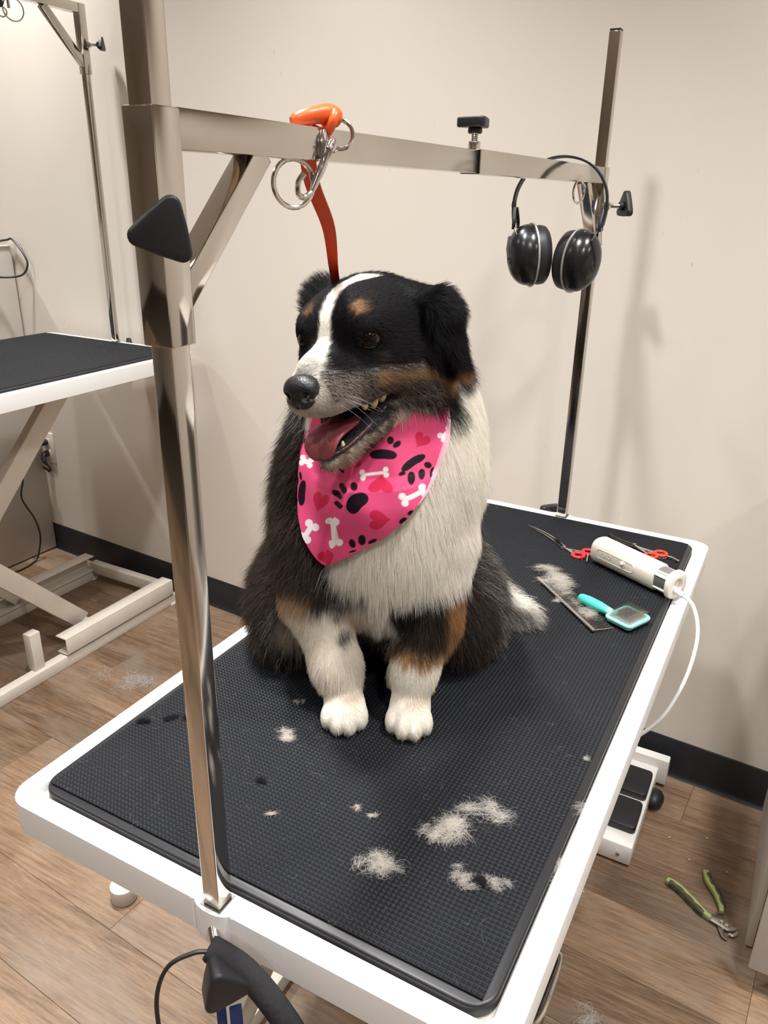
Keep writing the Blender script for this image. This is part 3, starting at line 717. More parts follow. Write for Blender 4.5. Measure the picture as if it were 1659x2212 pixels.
b_ = flat_bar(MB(), [(.464, .940), (.462, .920), (.468, .898), (.474, .884), (.482, .880)], [.006, .0065, .005, .004, .002], .004, .0066); b_.build('blade', 'dark_steel', nc, bevel=.0004)
b_ = flat_bar(MB(), [(.482, .893), (.490, .893), (.496, .899), (.497, .906)], [.002, .003, .003, .0018], .007, .0095); b_.build('cutting_edge', 'chrome', nc, bevel=.0004)
for c in ((.468, .915), (.478, .910)): MB().cyl((*c, .009), (*c, .0125), .0042, 14).build('rivet', 'chrome', nc, bevel=.001)
sp = [Vector((.449, .922, .009)).lerp(Vector((.461, .938, .009)), i / 60) + Vector((.0022 * math.cos(i * .9) * .8, -.0022 * math.cos(i * .9) * .6, .0022 * math.sin(i * .9) + .001)) for i in range(61)]
MB().tube(sp, .0005, 5).build('spring', 'chrome', nc)

# --- double foot pedal under the table
fp = thing('foot_pedal', (.25, 1.10, 0), 'white foot switch with two black pedals on the floor under the table', 'foot pedal')
MB().box((.20, 1.118, .030), (.150, .30, .050)).build('housing', 'white_plain', fp, bevel=.004)
MB().box((.22, 1.272, .045), (.152, .026, .070)).build('rear_bar', 'white_plain', fp, bevel=.003)
for yy in (1.020, 1.135):
    mx = Matrix.Translation((.212, yy + .03, .062)) @ Matrix.Rotation(.10, 4, 'X')
    MB().prism(rrect(-.058, -.042, .058, .042, .010, 5), -.006, .016, mx).build('pedal', 'rubber_rim', fp, bevel=.003)
MB().cyl((.248, .967, .03), (.248, .963, .03), .004, 12).build('screw', 'chrome', fp)
MB().ball((.283, 1.19, .020), (.022, .030, .020)).build('side_foot', 'black_plastic', fp)

# --- black bin with wire bail at the bottom right
bn = thing('waste_bin', (.20, .40, 0), 'black plastic bin with chrome wire handle under the front right table corner', 'bin')
S_ = []
for z, k_ in ((0, .80), (.02, .84), (.26, 1.0), (.275, 1.02)): S_.append([(.165 + x * k_, .405 + y * k_, z) for x, y in rrect(-.08, -.075, .08, .075, .03, 5)])
b_ = MB(); b_.loft(S_); b_.build('bucket', 'gloss_black', bn, angle=50)
b_ = MB().ball((0, 0, 0), (.078, .073, .035), Matrix.Translation((.165, .405, .272)), 28, 12); b_.build('lid', 'gloss_black', bn)
MB().tube(spline([(.09, .335, .285), (.18, .318, .287), (.235, .322, .288), (.252, .345, .288), (.254, .40, .287), (.250, .455, .285), (.238, .462, .278)], 6), .0032, 10).build('wire_handle', 'chrome', bn)

# --- black foam tube, cord and blue straps hanging at the front boss
hs = thing('foam_tube', (.06, -.02, .66), 'black foam-covered tube hanging in front of the table edge below the post', 'tube')
hp_ = spline([(.026, -.034, T + .0), (.060, -.026, T - .018), (.095, -.024, T - .050), (.120, -.022, T - .090), (.140, -.02, T - .145), (.15, -.01, T - .22), (.145, .01, T - .32)], 8)
MB().tube(hp_, [.0105] + [.0118] * (len(hp_) - 2) + [.0105], 20).build('foam_cover', 'foam_black', hs, angle=60)
MB().tube(spline([(.030, -.036, T - .001), (.018, -.045, T + .000), (.000, -.060, T - .012), (-.008, -.070, T - .045), (-.003, -.076, T - .09), (.006, -.08, T - .16), (.01, -.08, T - .26)], 8), .0021, 8).build('cable', 'cord_black', hs)
bs = thing('blue_strap', (.05, -.03, .55), 'dark blue strap hanging below the black clamp knob at the front', 'strap')
for q, (x0_, wv) in enumerate(((.030, .0028), (.052, .0052))):
    S_ = []
    for i in range(9):
        t = i / 8; S_.append([(x0_ - wv * (.7 + .5 * t) + .004 * math.sin(3 * t), -.034 - .010 * t - (.004 if q else 0), T - .06 - .22 * t), (x0_ + wv * (.7 + .5 * t) + .004 * math.sin(3 * t), -.026 - .010 * t - (.004 if q else 0), T - .06 - .22 * t),
                            (x0_ + wv * (.7 + .5 * t) + .004 * math.sin(3 * t) - .0008, -.0245 - .010 * t - (.004 if q else 0), T - .06 - .22 * t), (x0_ - wv * (.7 + .5 * t) + .004 * math.sin(3 * t) - .0008, -.0325 - .010 * t - (.004 if q else 0), T - .06 - .22 * t)])
    MB().loft(S_).build('strap_end', 'blue_strap', bs)

# --- earmuffs hanging over the crossbar
er = Vector((.985, .17, 0)).normalized(); ef = Vector((er.y, -er.x, 0)); ez = Vector((0, 0, 1))
ec = Vector((0, .912, 1.392))
em = thing('earmuffs', (0, .912, 1.2), 'black hearing protection earmuffs hanging over the steel crossbar', 'earmuffs')
def ep(x, z, f=0.0): return ec + er * x + ez * z + ef * f
def band(f0, w):
    arc = [(-.070, -.098, 0), (-.0735, -.075, 0), (-.069, -.045, 0), (-.052, -.018, 0), (-.028, -.003, 0), (0, .003, 0), (.030, -.002, 0), (.054, -.017, 0), (.070, -.042, 0), (.0745, -.072, 0), (.071, -.098, 0)]
    c = spline(arc, 5); S_ = []
    for i, p_ in enumerate(c):
        t_ = (c[min(i + 1, len(c) - 1)] - c[max(i - 1, 0)]).normalized(); n_ = Vector((-t_.y, t_.x, 0))
        k_ = abs(i / (len(c) - 1) - .5) * 2; f_ = f0 * (1 - .75 * max(0, (k_ - .45) / .55)) if k_ < .82 else f0 * (.43 + (k_ - .82) * 4.2)
        S_.append([tuple(ep(p_.x + n_.x * s_ * .0017, p_.y + n_.y * s_ * .0017, f_ + g_ * w)) for s_, g_ in ((-1, -1), (-1, 1), (1, 1), (1, -1))])
    return MB().loft(S_)
for q in (-1, 1): band(q * .0085, .0055).build('headband', 'black_plastic', em, bevel=.0006)
b_ = MB()
for sx in (-1, 1): b_.ball(ep(sx * .0735, -.070), (.004, .004, .009))
b_.build('band_joint', 'black_plastic', em)
for sx, cx_, cz_, rot in ((-1, -.034, -.146, .20), (1, .031, -.152, -.24)):
    # cup: deep shell on the outside, cushion on the inside
    ax = (er * sx * math.cos(.55) + ef * math.sin(.55)).normalized()          # outward axis of the cup, turned to the camera
    ux = (ez - ax * ez.dot(ax)).normalized(); ux = (Matrix.Rotation(rot, 3, ax) @ ux); vx = ax.cross(ux)
    c_ = ep(cx_, cz_)
    def cup(prof, nm, m):
        S_ = []
        for d_x, k_ in prof: S_.append([tuple(c_ + ax * d_x + ux * (.0490 * k_ * math.cos(2 * PI * i / 32)) + vx * (.0345 * k_ * math.sin(2 * PI * i / 32))) for i in range(32)])
        return MB().loft(S_).build(nm, m, em, angle=50)
    shell = cup([(.004, .97), (.008, 1.0), (.016, .985), (.024, .93), (.031, .83), (.037, .68), (.0415, .48), (.0435, .25), (.044, .05)], 'cup_shell', 'gloss_black')
    cup([(-.016, .62), (-.019, .76), (-.0195, .86), (-.016, .94), (-.008, .97), (.003, .95)], 'cushion', 'black_plastic')
    cup([(-.012, .60), (-.010, .05)], 'liner', 'foam_black')
    b_ = MB(); b_.tube([c_ + ax * .0055 + ux * (.0500 * math.cos(2 * PI * i / 40)) + vx * (.0355 * math.sin(2 * PI * i / 40)) for i in range(40)], .0017, 6, closed=True); b_.build('trim_ring', 'silver_trim', em)
    # wire yoke
    pv = c_ + ax * .040 - ux * .006
    MB().cyl(pv - ax * .006, pv + ax * .004, .009, 16).build('pivot', 'black_plastic', em, bevel=.001)
    for g_ in (-1, 1):
        top = ep(sx * .068, -.100, g_ * .0200); mid = top.lerp(pv, .25)
        MB().tube(spline([top + ez * .026 - er * sx * -.002 - ef * g_ * .0105, top + ez * .006, top - ez * .006], 5), .0030, 8).build('fork_arm', 'black_plastic', em)
        MB().tube([top, c_ + ax * .036 + vx * (.014 * (1 if g_ * sx > 0 else -1)) + ux * .030], .0009, 6).build('wire', 'chrome', em)
    MB().tube([c_ + ax * .037 + ux * .030 + vx * .014, c_ + ax * .043 + ux * .010 + vx * .006, pv + ax * .003], .0034, 8).build('yoke', 'black_plastic', em)

# --- orange leash: clip on the bar, strap down to the dog's neck
ls = thing('leash', (0, .19, 1.30), 'orange leash clipped to the bar ring and running down behind the dog\'s head', 'leash')
def ribbon(pts, side, w, th=.0012):
    pts = spline(pts, 8); n = len(pts); S_ = []
    for i, p_ in enumerate(pts):
        t_ = (pts[min(i + 1, n - 1)] - pts[max(i - 1, 0)]).normalized()
        s_ = side(i / (n - 1)); s_ = (s_ - t_ * s_.dot(t_)).normalized(); q_ = t_.cross(s_) * th; ww = w(i / (n - 1)) if callable(w) else w
        S_.append([tuple(p_ - s_ * ww - q_), tuple(p_ + s_ * ww - q_), tuple(p_ + s_ * ww + q_), tuple(p_ - s_ * ww + q_)])
    return MB().loft(S_)
LEASH_TOP = Vector((-.016, .207, 1.372))
LEASH_END = Vector((-0.1133, 0.4150, 1.2287))
def lside(t):
    a = .25 + 1.15 * min(1, t * 1.6); return Vector((math.cos(a - .9), math.sin(a - .9), .05))
ribbon([Vector((.002, .200, 1.3865)), Vector((-.012, .203, 1.386)), Vector((-.0165, .212, 1.372)), LEASH_TOP.lerp(LEASH_END, .2), LEASH_TOP.lerp(LEASH_END, .45) + Vector((.006, .004, -.004)), LEASH_TOP.lerp(LEASH_END, .75) + Vector((.004, 0, -.004)), LEASH_END], lside, lambda t: .0050 + .0022 * math.sin(PI * min(1, t * 1.15))).build('strap', 'orange', ls, angle=60)
b_ = MB(); b_.tube(spline([(-.004, .172, 1.3885), (.004, .186, 1.3935), (.008, .203, 1.396), (.011, .216, 1.394)], 6), [.0035, .005, .0058, .0062, .0064, .0066, .0067, .0068, .007, .0072, .0076, .0080, .0084, .0086, .0088, .0088, .0086, .0082, .0076], 16)
b_.build('end_sleeve', 'orange_bright', ls)
b_ = MB(); b_.ring((.0105, .2065, 1.3895), Vector((.72, -.69, 0)), Vector((.3, .3, .9)).normalized(), .0090, .0042, 24, 12); b_.build('sleeve_loop', 'orange_bright', ls)
vd = Vector((.62, .50, .60)).normalized()
MB().ring((.0165, .2115, 1.3815), Vector((.69, .40, -.6)).normalized(), Vector((.35, .55, .75)).normalized(), .0118, .0017).build('swivel_ring', 'chrome', ls)
s0, s1 = Vector((.0185, .196, 1.3725)), Vector((.0115, .1735, 1.333)); sdv = (s1 - s0)
b_ = MB(); b_.tube([s0.lerp(s1, t) for t in (-.10, -.04, 0, .06, .10, .14, .45, .60, .64, .80, .84, .97)], [.0030, .0048, .0050, .0046, .0052, .0034, .0036, .0036, .0030, .0028, .0024, .0022], 14); b_.build('hook_barrel', 'chrome', ls, angle=50)
b_ = MB(); b_.tube(spline([s1 + sdv * -.08, s1 + sdv * .02 + Vector((-.002, -.004, 0)), s1 + Vector((-.004, -.010, .001)), s1 + Vector((-.003, -.012, .010)), s1 + Vector((.0, -.008, .017))], 6), .0024, 10); b_.build('hook', 'chrome', ls)
MB().tube([Vector((.0128, .193, 1.3835)), Vector((.0132, .192, 1.376)), Vector((.0134, .191, 1.368)), Vector((.0136, .1905, 1.3615))], [.0026, .0042, .0048, .0036], 12).build('crimp', 'chrome', ls, angle=50)

# --- tufts of cut hair
def tuft(label, path, spread, n, ln, cols, z=T + .0085, flat=.004, seed=1, curl=.5, rad=.00006, parent=None):
    """loose clump of fine curved hairs gathered round a path of (x, y) points"""
    g = np.random.default_rng(seed); pth = np.array([tuple(p)[:2] for p in spline([(*p, 0) for p in path], 6)]) if len(path) > 1 else np.array([path[0], path[0]])
    # a few denser knots along the path
    kn = g.random(max(3, n // 45)); t0 = np.clip(kn[g.integers(0, len(kn), n)] + g.normal(0, .05, n), 0, 1) * (len(pth) - 1); i0 = np.minimum(t0.astype(int), len(pth) - 2); f0 = (t0 - i0)[:, None]
    kc = g.normal(0, spread * .7, (len(kn), 2)); kidx = np.abs(kn[None] - (t0 / (len(pth) - 1))[:, None]).argmin(1)
    c = pth[i0] * (1 - f0) + pth[i0 + 1] * f0 + kc[kidx] + g.normal(0, spread * .45, (n, 2)); dv = pth[i0 + 1] - pth[i0]
    ka = g.random(len(kn)) * 2 * PI
    base = np.where(np.hypot(*dv.T) > 1e-6, np.arctan2(dv[:, 1], dv[:, 0]) * .6 + ka[kidx] * .4, ka[kidx])
    th = base + g.normal(0, curl, n) + PI * (g.random(n) < .5); bend = g.normal(0, 1.7, n); b2 = g.normal(0, 1.5, n); K = 8; P = np.zeros((n, K, 3)); L_ = ln * (.35 + 1.0 * g.random(n) ** 1.5); lift = g.random(n) * .45
    z0 = z + flat * g.random(n) * np.exp(-((c - pth[i0]) ** 2).sum(1) / (2 * spread ** 2 + 1e-9)); pos = np.stack([c[:, 0], c[:, 1], z0], 1)
    for k in range(K):
        t = k / (K - 1); an = th + bend * (t - .5) + b2 * (t - .5) ** 2; P[:, k] = pos
        pos = pos + np.stack([np.cos(an), np.sin(an), lift * (.5 - t)], 1) * (L_ / K)[:, None]
    P -= (P.mean(1) - np.stack([c[:, 0], c[:, 1], z0], 1))[:, None]; P[..., 2] = np.maximum(P[..., 2], z - .0002)
    cc = np.array(cols)[g.integers(0, len(cols), n)] * (.8 + .4 * g.random((n, 1)))
    o = hair_object('hair_tuft', P, np.full(n, rad), np.clip(cc, 0, .95), M['fur'], parent)
    if label: tag(o, label, 'hair tuft', 'tufts of cut dog hair')
    return o
WH = [(.82, .78, .72), (.72, .68, .62), (.60, .56, .50)]
GR = [(.55, .52, .48), (.40, .37, .34), (.72, .69, .64)]
BK = [(.012, .012, .013), (.02, .018, .018)]
TF = [
 ('large white hair tuft shaped like a hook on the front right of the mat', [(.196, .252), (.174, .238), (.156, .214), (.160, .198), (.174, .200)], .006, 900, .030, WH, {}),
 ('ragged white hair tuft just below the hook-shaped tuft on the mat', [(.143, .186), (.152, .176), (.160, .184), (.164, .196)], .005, 520, .020, WH, {}),
 ('round fluffy white hair tuft in the middle of the front mat', [(.110, .128), (.116, .122), (.121, .114), (.124, .124)], .006, 700, .020, WH, {}),
 ("small white hair tuft left of the dog's front paws", [(-.088, .238), (-.080, .241), (-.073, .238)], .005, 330, .018, WH, {}),
 ('pale hair tuft on the left of the black clump near the front right mat', [(.198, .146), (.204, .140), (.210, .134)], .004, 260, .016, GR, {}),
 ('pale hair tuft on the right of the black clump near the front right mat', [(.222, .146), (.228, .152), (.232, .158)], .004, 260, .014, GR, {}),
 ('tiny black hair clump between two pale tufts near the front right', [(.212, .146), (.217, .148)], .003, 320, .009, BK, {'rad': .0002}),
 ('thin pale hair tuft between the round tuft and the black clump', [(.180, .158), (.188, .152), (.192, .146)], .003, 120, .014, GR, {}),
 ('little wisp of white hair beside the front post', [(-.021, .116), (-.014, .124)], .001, 60, .014, WH, {}),
 ('tiny white hair wisp on the mat above the round tuft', [(.054, .172), (.066, .180)], .0015, 60, .013, WH, {}),
 ('tiny bright hair wisp on the mat right of another wisp', [(.078, .178), (.081, .173)], .002, 80, .010, WH, {}),
 ("white hair wisp just left of the dog's left-hand paw", [(-.110, .300), (-.101, .305)], .0015, 60, .011, WH, {}),
 ('pale hair wisp on the right side of the mat near the frame', [(.256, .386), (.260, .378)], .0015, 50, .010, WH, {}),
 ('wispy hair tuft lying on the white right edge of the table', [(.276, .215), (.282, .200), (.290, .180)], .006, 260, .030, GR, {'z': T + .0012, 'rad': .00006}),
 ('thin hair wisp caught at the right mat edge', [(.272, .300), (.278, .280)], .004, 90, .024, GR, {'z': T + .006, 'rad': .00006}),
 ('fluffy white hair clump caught on the metal comb', [(.062, .836), (.080, .824), (.098, .806), (.108, .790)], .009, 1100, .036, WH, {'z': T + .016, 'flat': .010}),
 ('wisp of white hair across the comb teeth next to the teal brush', [(.122, .765), (.140, .742), (.160, .726), (.178, .722)], .006, 330, .030, WH, {'z': T + .0165}),
 ('small white hair wisp between the tail and the comb', [(.096, .748), (.106, .752), (.114, .758)], .002, 130, .018, WH, {}),
 ('small black hair clump on the left mat beside the front post', [(-.236, .190), (-.222, .197), (-.210, .203)], .003, 330, .008, BK, {'rad': .0002}),
 ('small black hair clump near the left edge of the mat', [(-.258, .168), (-.246, .172)], .003, 200, .007, BK, {'rad': .0002}),
 ('small black hair clump in the middle left of the mat', [(-.062, .156), (-.054, .157)], .003, 200, .008, BK, {'rad': .0002}),
 ('greyish hair tuft lying on the wood floor beside the left table', [(-1.22, .90), (-1.17, .93), (-1.13, .97)], .022, 520, .05, GR, {'z': .003, 'rad': .0002}),
 ('pale hair tuft on the wood floor at the bottom right', [(.262, .612), (.285, .600), (.302, .582)], .010, 300, .035, GR, {'z': .003, 'rad': .00012})]
for q, (lb, pt, spd, n_, ln_2, co, kw) in enumerate(TF): tuft(lb, pt, spd * 1.25, int(n_ * .9), ln_2 * 1.1, co, seed=40 + q, **kw)
g = np.random.default_rng(5); n = 330; P = np.zeros((n, 6, 3)); c_ = np.stack([-.26 + .52 * g.random(n), .03 + .40 * g.random(n) ** .8 + (g.random(n) < .25) * .6 * g.random(n)], 1); th_ = g.random(n) * 7; bd = g.normal(0, 1.8, n); ll = .006 + .014 * g.random(n)
for k_ in range(6):
    t_ = k_ / 5 - .5; an = th_ + bd * t_; P[:, k_, 0] = c_[:, 0] + np.cos(an) * ll * t_; P[:, k_, 1] = c_[:, 1] + np.sin(an) * ll * t_; P[:, k_, 2] = T + .0084
o_ = hair_object('loose_hairs', P, np.full(n, .000045), np.full((n, 3), .42) * (.5 + .8 * g.random((n, 1))), M['fur'])
tag(o_, 'single pale cut hairs scattered over the black rubber mat', 'loose hair', kind='stuff')
# pale crumbs on the floor at the right
for (x, y), lb in (((.335, 1.10), 'tiny pale crumb on the wood floor nearest the foot pedal'), ((.41, 1.14), 'tiny pale crumb on the wood floor closest to the black baseboard'),
                   ((.385, 1.055), 'tiny pale crumb on the floor just above the nail clipper handles'), ((.462, 1.06), 'tiny pale crumb on the wood floor closest to the grey cabinet')):
    tag(MB().ball((x, y, .0022), (.0024, .0019, .0020), None, 8, 6).build('crumb', 'debris'), lb, 'crumb', 'crumbs on the floor')
# ================================================================== the dog
# local frame: X to the dog's left, Y forward (the way the chest faces), Z up from the mat
DO = np.array([-.04, .45, T + .0078])
DF = np.array([.4311, -.9023, 0.0]); DR = np.array([.9023, .4311, 0.0])
def to_world(p): p = np.asarray(p, float); return DO + p[..., 0:1] * DR + p[..., 1:2] * DF + p[..., 2:3] * np.array([0, 0, 1.0])
def to_local(p): d = np.asarray(p, float) - DO; return np.stack([d @ DR, d @ DF, d[..., 2]], -1)
# head frame
HC = np.array([-.040, .075, .475]); HS = 1.04
TH, HP, HRo = math.radians(27), math.radians(-2.7), math.radians(6.4)
hf = np.array([-math.sin(TH) * math.cos(HP), math.cos(TH) * math.cos(HP), math.sin(HP)])
hl = np.array([math.cos(TH), math.sin(TH), 0.0]); hu = np.cross(hl, hf)
hl, hu = hl * math.cos(HRo) + hu * math.sin(HRo), hu * math.cos(HRo) - hl * math.sin(HRo)
HM = np.stack([hf, hl, hu])                      # rows
def head(f, l, u): return HC + HS * (f * hf + l * hl + u * hu)
def to_head(p): return ((np.asarray(p) - HC) @ HM.T) / HS

RES = .0028
GX = np.arange(-.30, .30, RES, dtype=np.float32); GY = np.arange(-.32, .26, RES, dtype=np.float32); GZ = np.arange(-.012, .62, RES, dtype=np.float32)
BIG = .2
class Field:
    def __init__(s): s.a = np.full((len(GX), len(GY), len(GZ)), BIG, np.float32)
    def window(s, lo, hi, pad):
        i = [max(0, int((lo[k] - pad - G[0]) / RES)) for k, G in enumerate((GX, GY, GZ))]
        j = [min(len(G), int((hi[k] + pad - G[0]) / RES) + 2) for k, G in enumerate((GX, GY, GZ))]
        sl = tuple(slice(a, b) for a, b in zip(i, j))
        return sl, GX[sl[0]][:, None, None], GY[sl[1]][None, :, None], GZ[sl[2]][None, None, :]
    def put(s, sl, d, k, sub=False):
        a = s.a[sl]
        if sub:
            d = -d; h = np.clip(.5 + .5 * (d - a) / k, 0, 1); s.a[sl] = a * (1 - h) + d * h + k * h * (1 - h)
        else:
            h = np.clip(.5 + .5 * (d - a) / k, 0, 1); s.a[sl] = d * (1 - h) + a * h - k * h * (1 - h)
    def ell(s, c, r, k=.03, B=None, sub=False):
        """ellipsoid; B rows = its axes (default the dog axes)"""
        c = np.asarray(c, float); m = max(r); sl, X, Y, Z = s.window(c - m, c + m, k + .004)
        x, y, z = X - c[0], Y - c[1], Z - c[2]
        if B is not None: x, y, z = (B[0][0] * x + B[0][1] * y + B[0][2] * z, B[1][0] * x + B[1][1] * y + B[1][2] * z, B[2][0] * x + B[2][1] * y + B[2][2] * z)
        k0 = np.sqrt((x / r[0]) ** 2 + (y / r[1]) ** 2 + (z / r[2]) ** 2); k1 = np.sqrt((x / r[0] ** 2) ** 2 + (y / r[1] ** 2) ** 2 + (z / r[2] ** 2) ** 2)
        s.put(sl, (k0 * (k0 - 1) / np.maximum(k1, 1e-6)).astype(np.float32), k, sub)
    def cap(s, a, b, ra, rb, k=.03, sub=False):
        a, b = np.asarray(a, float), np.asarray(b, float); m = max(ra, rb)
        sl, X, Y, Z = s.window(np.minimum(a, b) - m, np.maximum(a, b) + m, k + .004); d = b - a
        t = np.clip(((X - a[0]) * d[0] + (Y - a[1]) * d[1] + (Z - a[2]) * d[2]) / (d @ d), 0, 1)
        q = np.sqrt((X - a[0] - t * d[0]) ** 2 + (Y - a[1] - t * d[1]) ** 2 + (Z - a[2] - t * d[2]) ** 2) - (ra + (rb - ra) * t)
        s.put(sl, q.astype(np.float32), k, sub)
    def chain(s, pts, rs, k=.03):
        for i in range(len(pts) - 1): s.cap(pts[i], pts[i + 1], rs[i], rs[i + 1], k)

def surface(a, gx, gy, gz):
    """surface nets: one closed quad mesh of the zero level"""
    ins = a < 0; c = np.zeros(tuple(n - 1 for n in a.shape), np.uint8)
    sl = (slice(None, -1), slice(1, None))
    for i in (0, 1):
        for j in (0, 1):
            for k in (0, 1): c += ins[sl[i], sl[j], sl[k]]
    act = (c > 0) & (c < 8); idx = np.argwhere(act); cid = np.full(c.shape, -1, np.int32); cid[act] = np.arange(len(idx))
    acc = np.zeros((len(idx), 3)); cnt = np.zeros(len(idx))
    corners = [(i, j, k) for i in (0, 1) for j in (0, 1) for k in (0, 1)]
    vals = {q: a[idx[:, 0] + q[0], idx[:, 1] + q[1], idx[:, 2] + q[2]] for q in corners}
    for p in corners:
        for ax in range(3):
            if p[ax] == 0:
                q = tuple(p[m] + (m == ax) for m in range(3)); va, vb = vals[p], vals[q]; x = (va < 0) != (vb < 0)
                t = np.where(x, va / np.where(x, va - vb, 1), 0)
                for m in range(3): acc[:, m] += np.where(x, p[m] + (t if m == ax else 0), 0)
                cnt += x
    V = (idx + acc / cnt[:, None]) * RES + np.array([gx[0], gy[0], gz[0]])
    F = []
    for ax in range(3):
        A_ = [slice(None)] * 3; B_ = [slice(None)] * 3; A_[ax] = slice(None, -1); B_[ax] = slice(1, None)
        e = np.argwhere(ins[tuple(A_)] != ins[tuple(B_)]); o1, o2 = [m for m in range(3) if m != ax]
        e = e[(e[:, o1] > 0) & (e[:, o2] > 0) & (e[:, o1] < c.shape[o1]) & (e[:, o2] < c.shape[o2]) & (e[:, ax] < c.shape[ax])]
        def cell(d1, d2):
            q = e.copy(); q[:, o1] -= d1; q[:, o2] -= d2; return cid[q[:, 0], q[:, 1], q[:, 2]]
        quad = np.stack([cell(1, 1), cell(0, 1), cell(0, 0), cell(1, 0)], 1)
        flip = ins[e[:, 0], e[:, 1], e[:, 2]] ^ (ax == 1); quad[~flip] = quad[~flip][:, ::-1]
        F.append(quad)
    F = np.concatenate(F); F = F[(F >= 0).all(1)]
    return V, F

def np_mesh(name, V, F, parent, m, smooth=True):
    off = np.array(offset_of(parent)); me = bpy.data.meshes.new(name)
    me.vertices.add(len(V)); me.vertices.foreach_set('co', (V - off).astype(np.float32).ravel())
    me.loops.add(F.size); me.loops.foreach_set('vertex_index', F.astype(np.int32).ravel())
    me.polygons.add(len(F)); me.polygons.foreach_set('loop_start', np.arange(len(F), dtype=np.int32) * F.shape[1])
    me.update(calc_edges=True); me.validate()
    if smooth: me.polygons.foreach_set('use_smooth', np.ones(len(me.polygons), bool))
    o = bpy.data.objects.new(name, me); COL.objects.link(o); me.materials.append(m)
    if parent is not None: o.parent = parent
    return o

# ---- body volume
B0 = Field()
B0.ell((-.020, .020, .235), (.100, .098, .160), .04)          # rib cage
B0.ell((-.016, .070, .240), (.078, .066, .120), .04)          # fore-chest
B0.ell((.058, .022, .305), (.050, .065, .090), .04)           # left shoulder and ruff
B0.ell((.052, -.006, .372), (.044, .055, .056), .03)           # ruff beside the neck
B0.ell((-.096, -.005, .270), (.050, .068, .100), .04)          # right shoulder
B0.ell((-.035, -.080, .205), (.130, .135, .165), .05)         # back
B0.ell((-.040, -.160, .105), (.145, .115, .100), .05)         # rump
B0.ell((-.140, -.060, .078), (.066, .110, .082), .04)         # right thigh
B0.ell((.082, -.075, .070), (.062, .105, .072), .04)          # left thigh
B0.chain([(-.020, -.002, .330), (-.032, .012, .420), (-.038, .030, .470)], [.094, .078, .064], .04)   # neck
# front legs
B0.chain([(-.098, .040, .220), (-.100, .070, .140), (-.072, .108, .065), (-.063, .120, .034)], [.050, .041, .0268, .0232], .02)
B0.chain([(.052, .045, .215), (.046, .072, .120), (.029, .110, .065), (.026, .120, .034)], [.049, .035, .0255, .0232], .02)
for px_, toe in ((-.058, ((-.020, .148), (-.0070, .160), (.0075, .160), (.0205, .147))), (.0245, ((-.0205, .150), (-.0075, .163), (.0070, .164), (.0200, .152)))):
    B0.ell((px_, .136, .018), (.0255, .032, .0195), .012)
    for tx, ty in toe: B0.ell((px_ + tx, ty, .0125), (.0088, .0150, .0135), .0055)
B0.chain([(.040, -.170, .040), (.130, -.150, .034), (.200, -.128, .022)], [.040, .027, .010], .03)   # tail
# ---- head volume
H0 = Field(); E_ = lambda c, r, k=.014, sub=False: H0.ell(head(*c), [HS * q for q in r], k, HM, sub)
E_((-.008, 0, .004), (.076, .068, .060)); E_((.028, 0, .014), (.046, .054, .045))
for s_ in (-1, 1):
    E_((-.034, s_ * .044, -.040), (.044, .033, .042), .02)
    E_((.042, s_ * .028, .020), (.026, .020, .020)); E_((-.004, s_ * .046, -.020), (.046, .030, .033)); E_((.040, s_ * .027, -.024), (.038, .024, .027))
H0.cap(head(.050, 0, -.014), head(.104, 0, -.029), .0330, .0240, .014)
E_((.110, 0, -.034), (.022, .0225, .0205), .01)
for s_ in (-1, 1):
    E_((.086, s_ * .0145, -.040), (.036, .0135, .0165), .010); E_((.056, s_ * .026, -.038), (.034, .0125, .0160), .010)
E_((.080, 0, -.006), (.040, .0140, .0130), .012)                  # bridge of the nose
J0 = Field()
J0.chain([head(-.024, 0, -.060), head(.026, 0, -.084), head(.068, 0, -.104), head(.095, 0, -.108)], [.034, .0230, .0140, .0100], .014)
for s_ in (-1, 1): J0.chain([head(-.006, s_ * .034, -.056), head(.040, s_ * .0255, -.081), head(.080, s_ * .0125, -.1020)], [.020, .0115, .0085], .012)
# ears: folded flaps; the dog's left ear hangs beside the cheek, the right one points back
def ear_axes(a, b, n):
    a = np.asarray(a, float); a /= np.linalg.norm(a); n = np.asarray(n, float); n = n - a * (n @ a); n /= np.linalg.norm(n); return np.stack([a, np.cross(n, a), n])
earL_b, earL_m, earL_t = head(-.030, .050, .040), head(-.034, .077, .027), head(-.030, .085, -.026)
EA = Field()
EA.ell((earL_b + earL_m) / 2, (.036, .026, .012), .012, ear_axes(earL_m - earL_b, None, head(0, 0, 1) - HC))
EA.ell((earL_m * .72 + earL_t * .28), (.034, .030, .0095), .014, ear_axes(earL_t - earL_m, None, head(0, 1, .15) - HC))
EA.ell((earL_m * .30 + earL_t * .70) + .004 * np.array([1, 0, 0]), (.042, .013, .0070), .014, ear_axes(earL_t - earL_m + np.array([.012, 0, 0]), None, head(0, 1, .15) - HC))
earR_b, earR_t = head(-.030, -.054, .036), head(-.044, -.092, .046)
EA.ell(earR_b * .62 + earR_t * .38, (.025, .018, .008), .012, ear_axes(earR_t - earR_b, None, head(.5, -.2, .5) - HC))
def smin(a, b, k): h = np.clip(.5 + .5 * (b - a) / k, 0, 1); return b * (1 - h) + a * h - k * h * (1 - h)
# jaw joins the head only behind the mouth corner; in front of it the mouth stays open
F_ = smin(H0.a, EA.a, .012)
F_ = np.minimum(F_, J0.a)
hm_ = Field()                                              # cheek bridge behind the mouth corner
for s_ in (-1, 1): hm_.chain([head(-.024, s_ * .037, -.030), head(-.034, s_ * .034, -.066)], [.029, .027], .012)
F_ = smin(F_, hm_.a, .016)
DOGF = smin(B0.a, F_, .030)
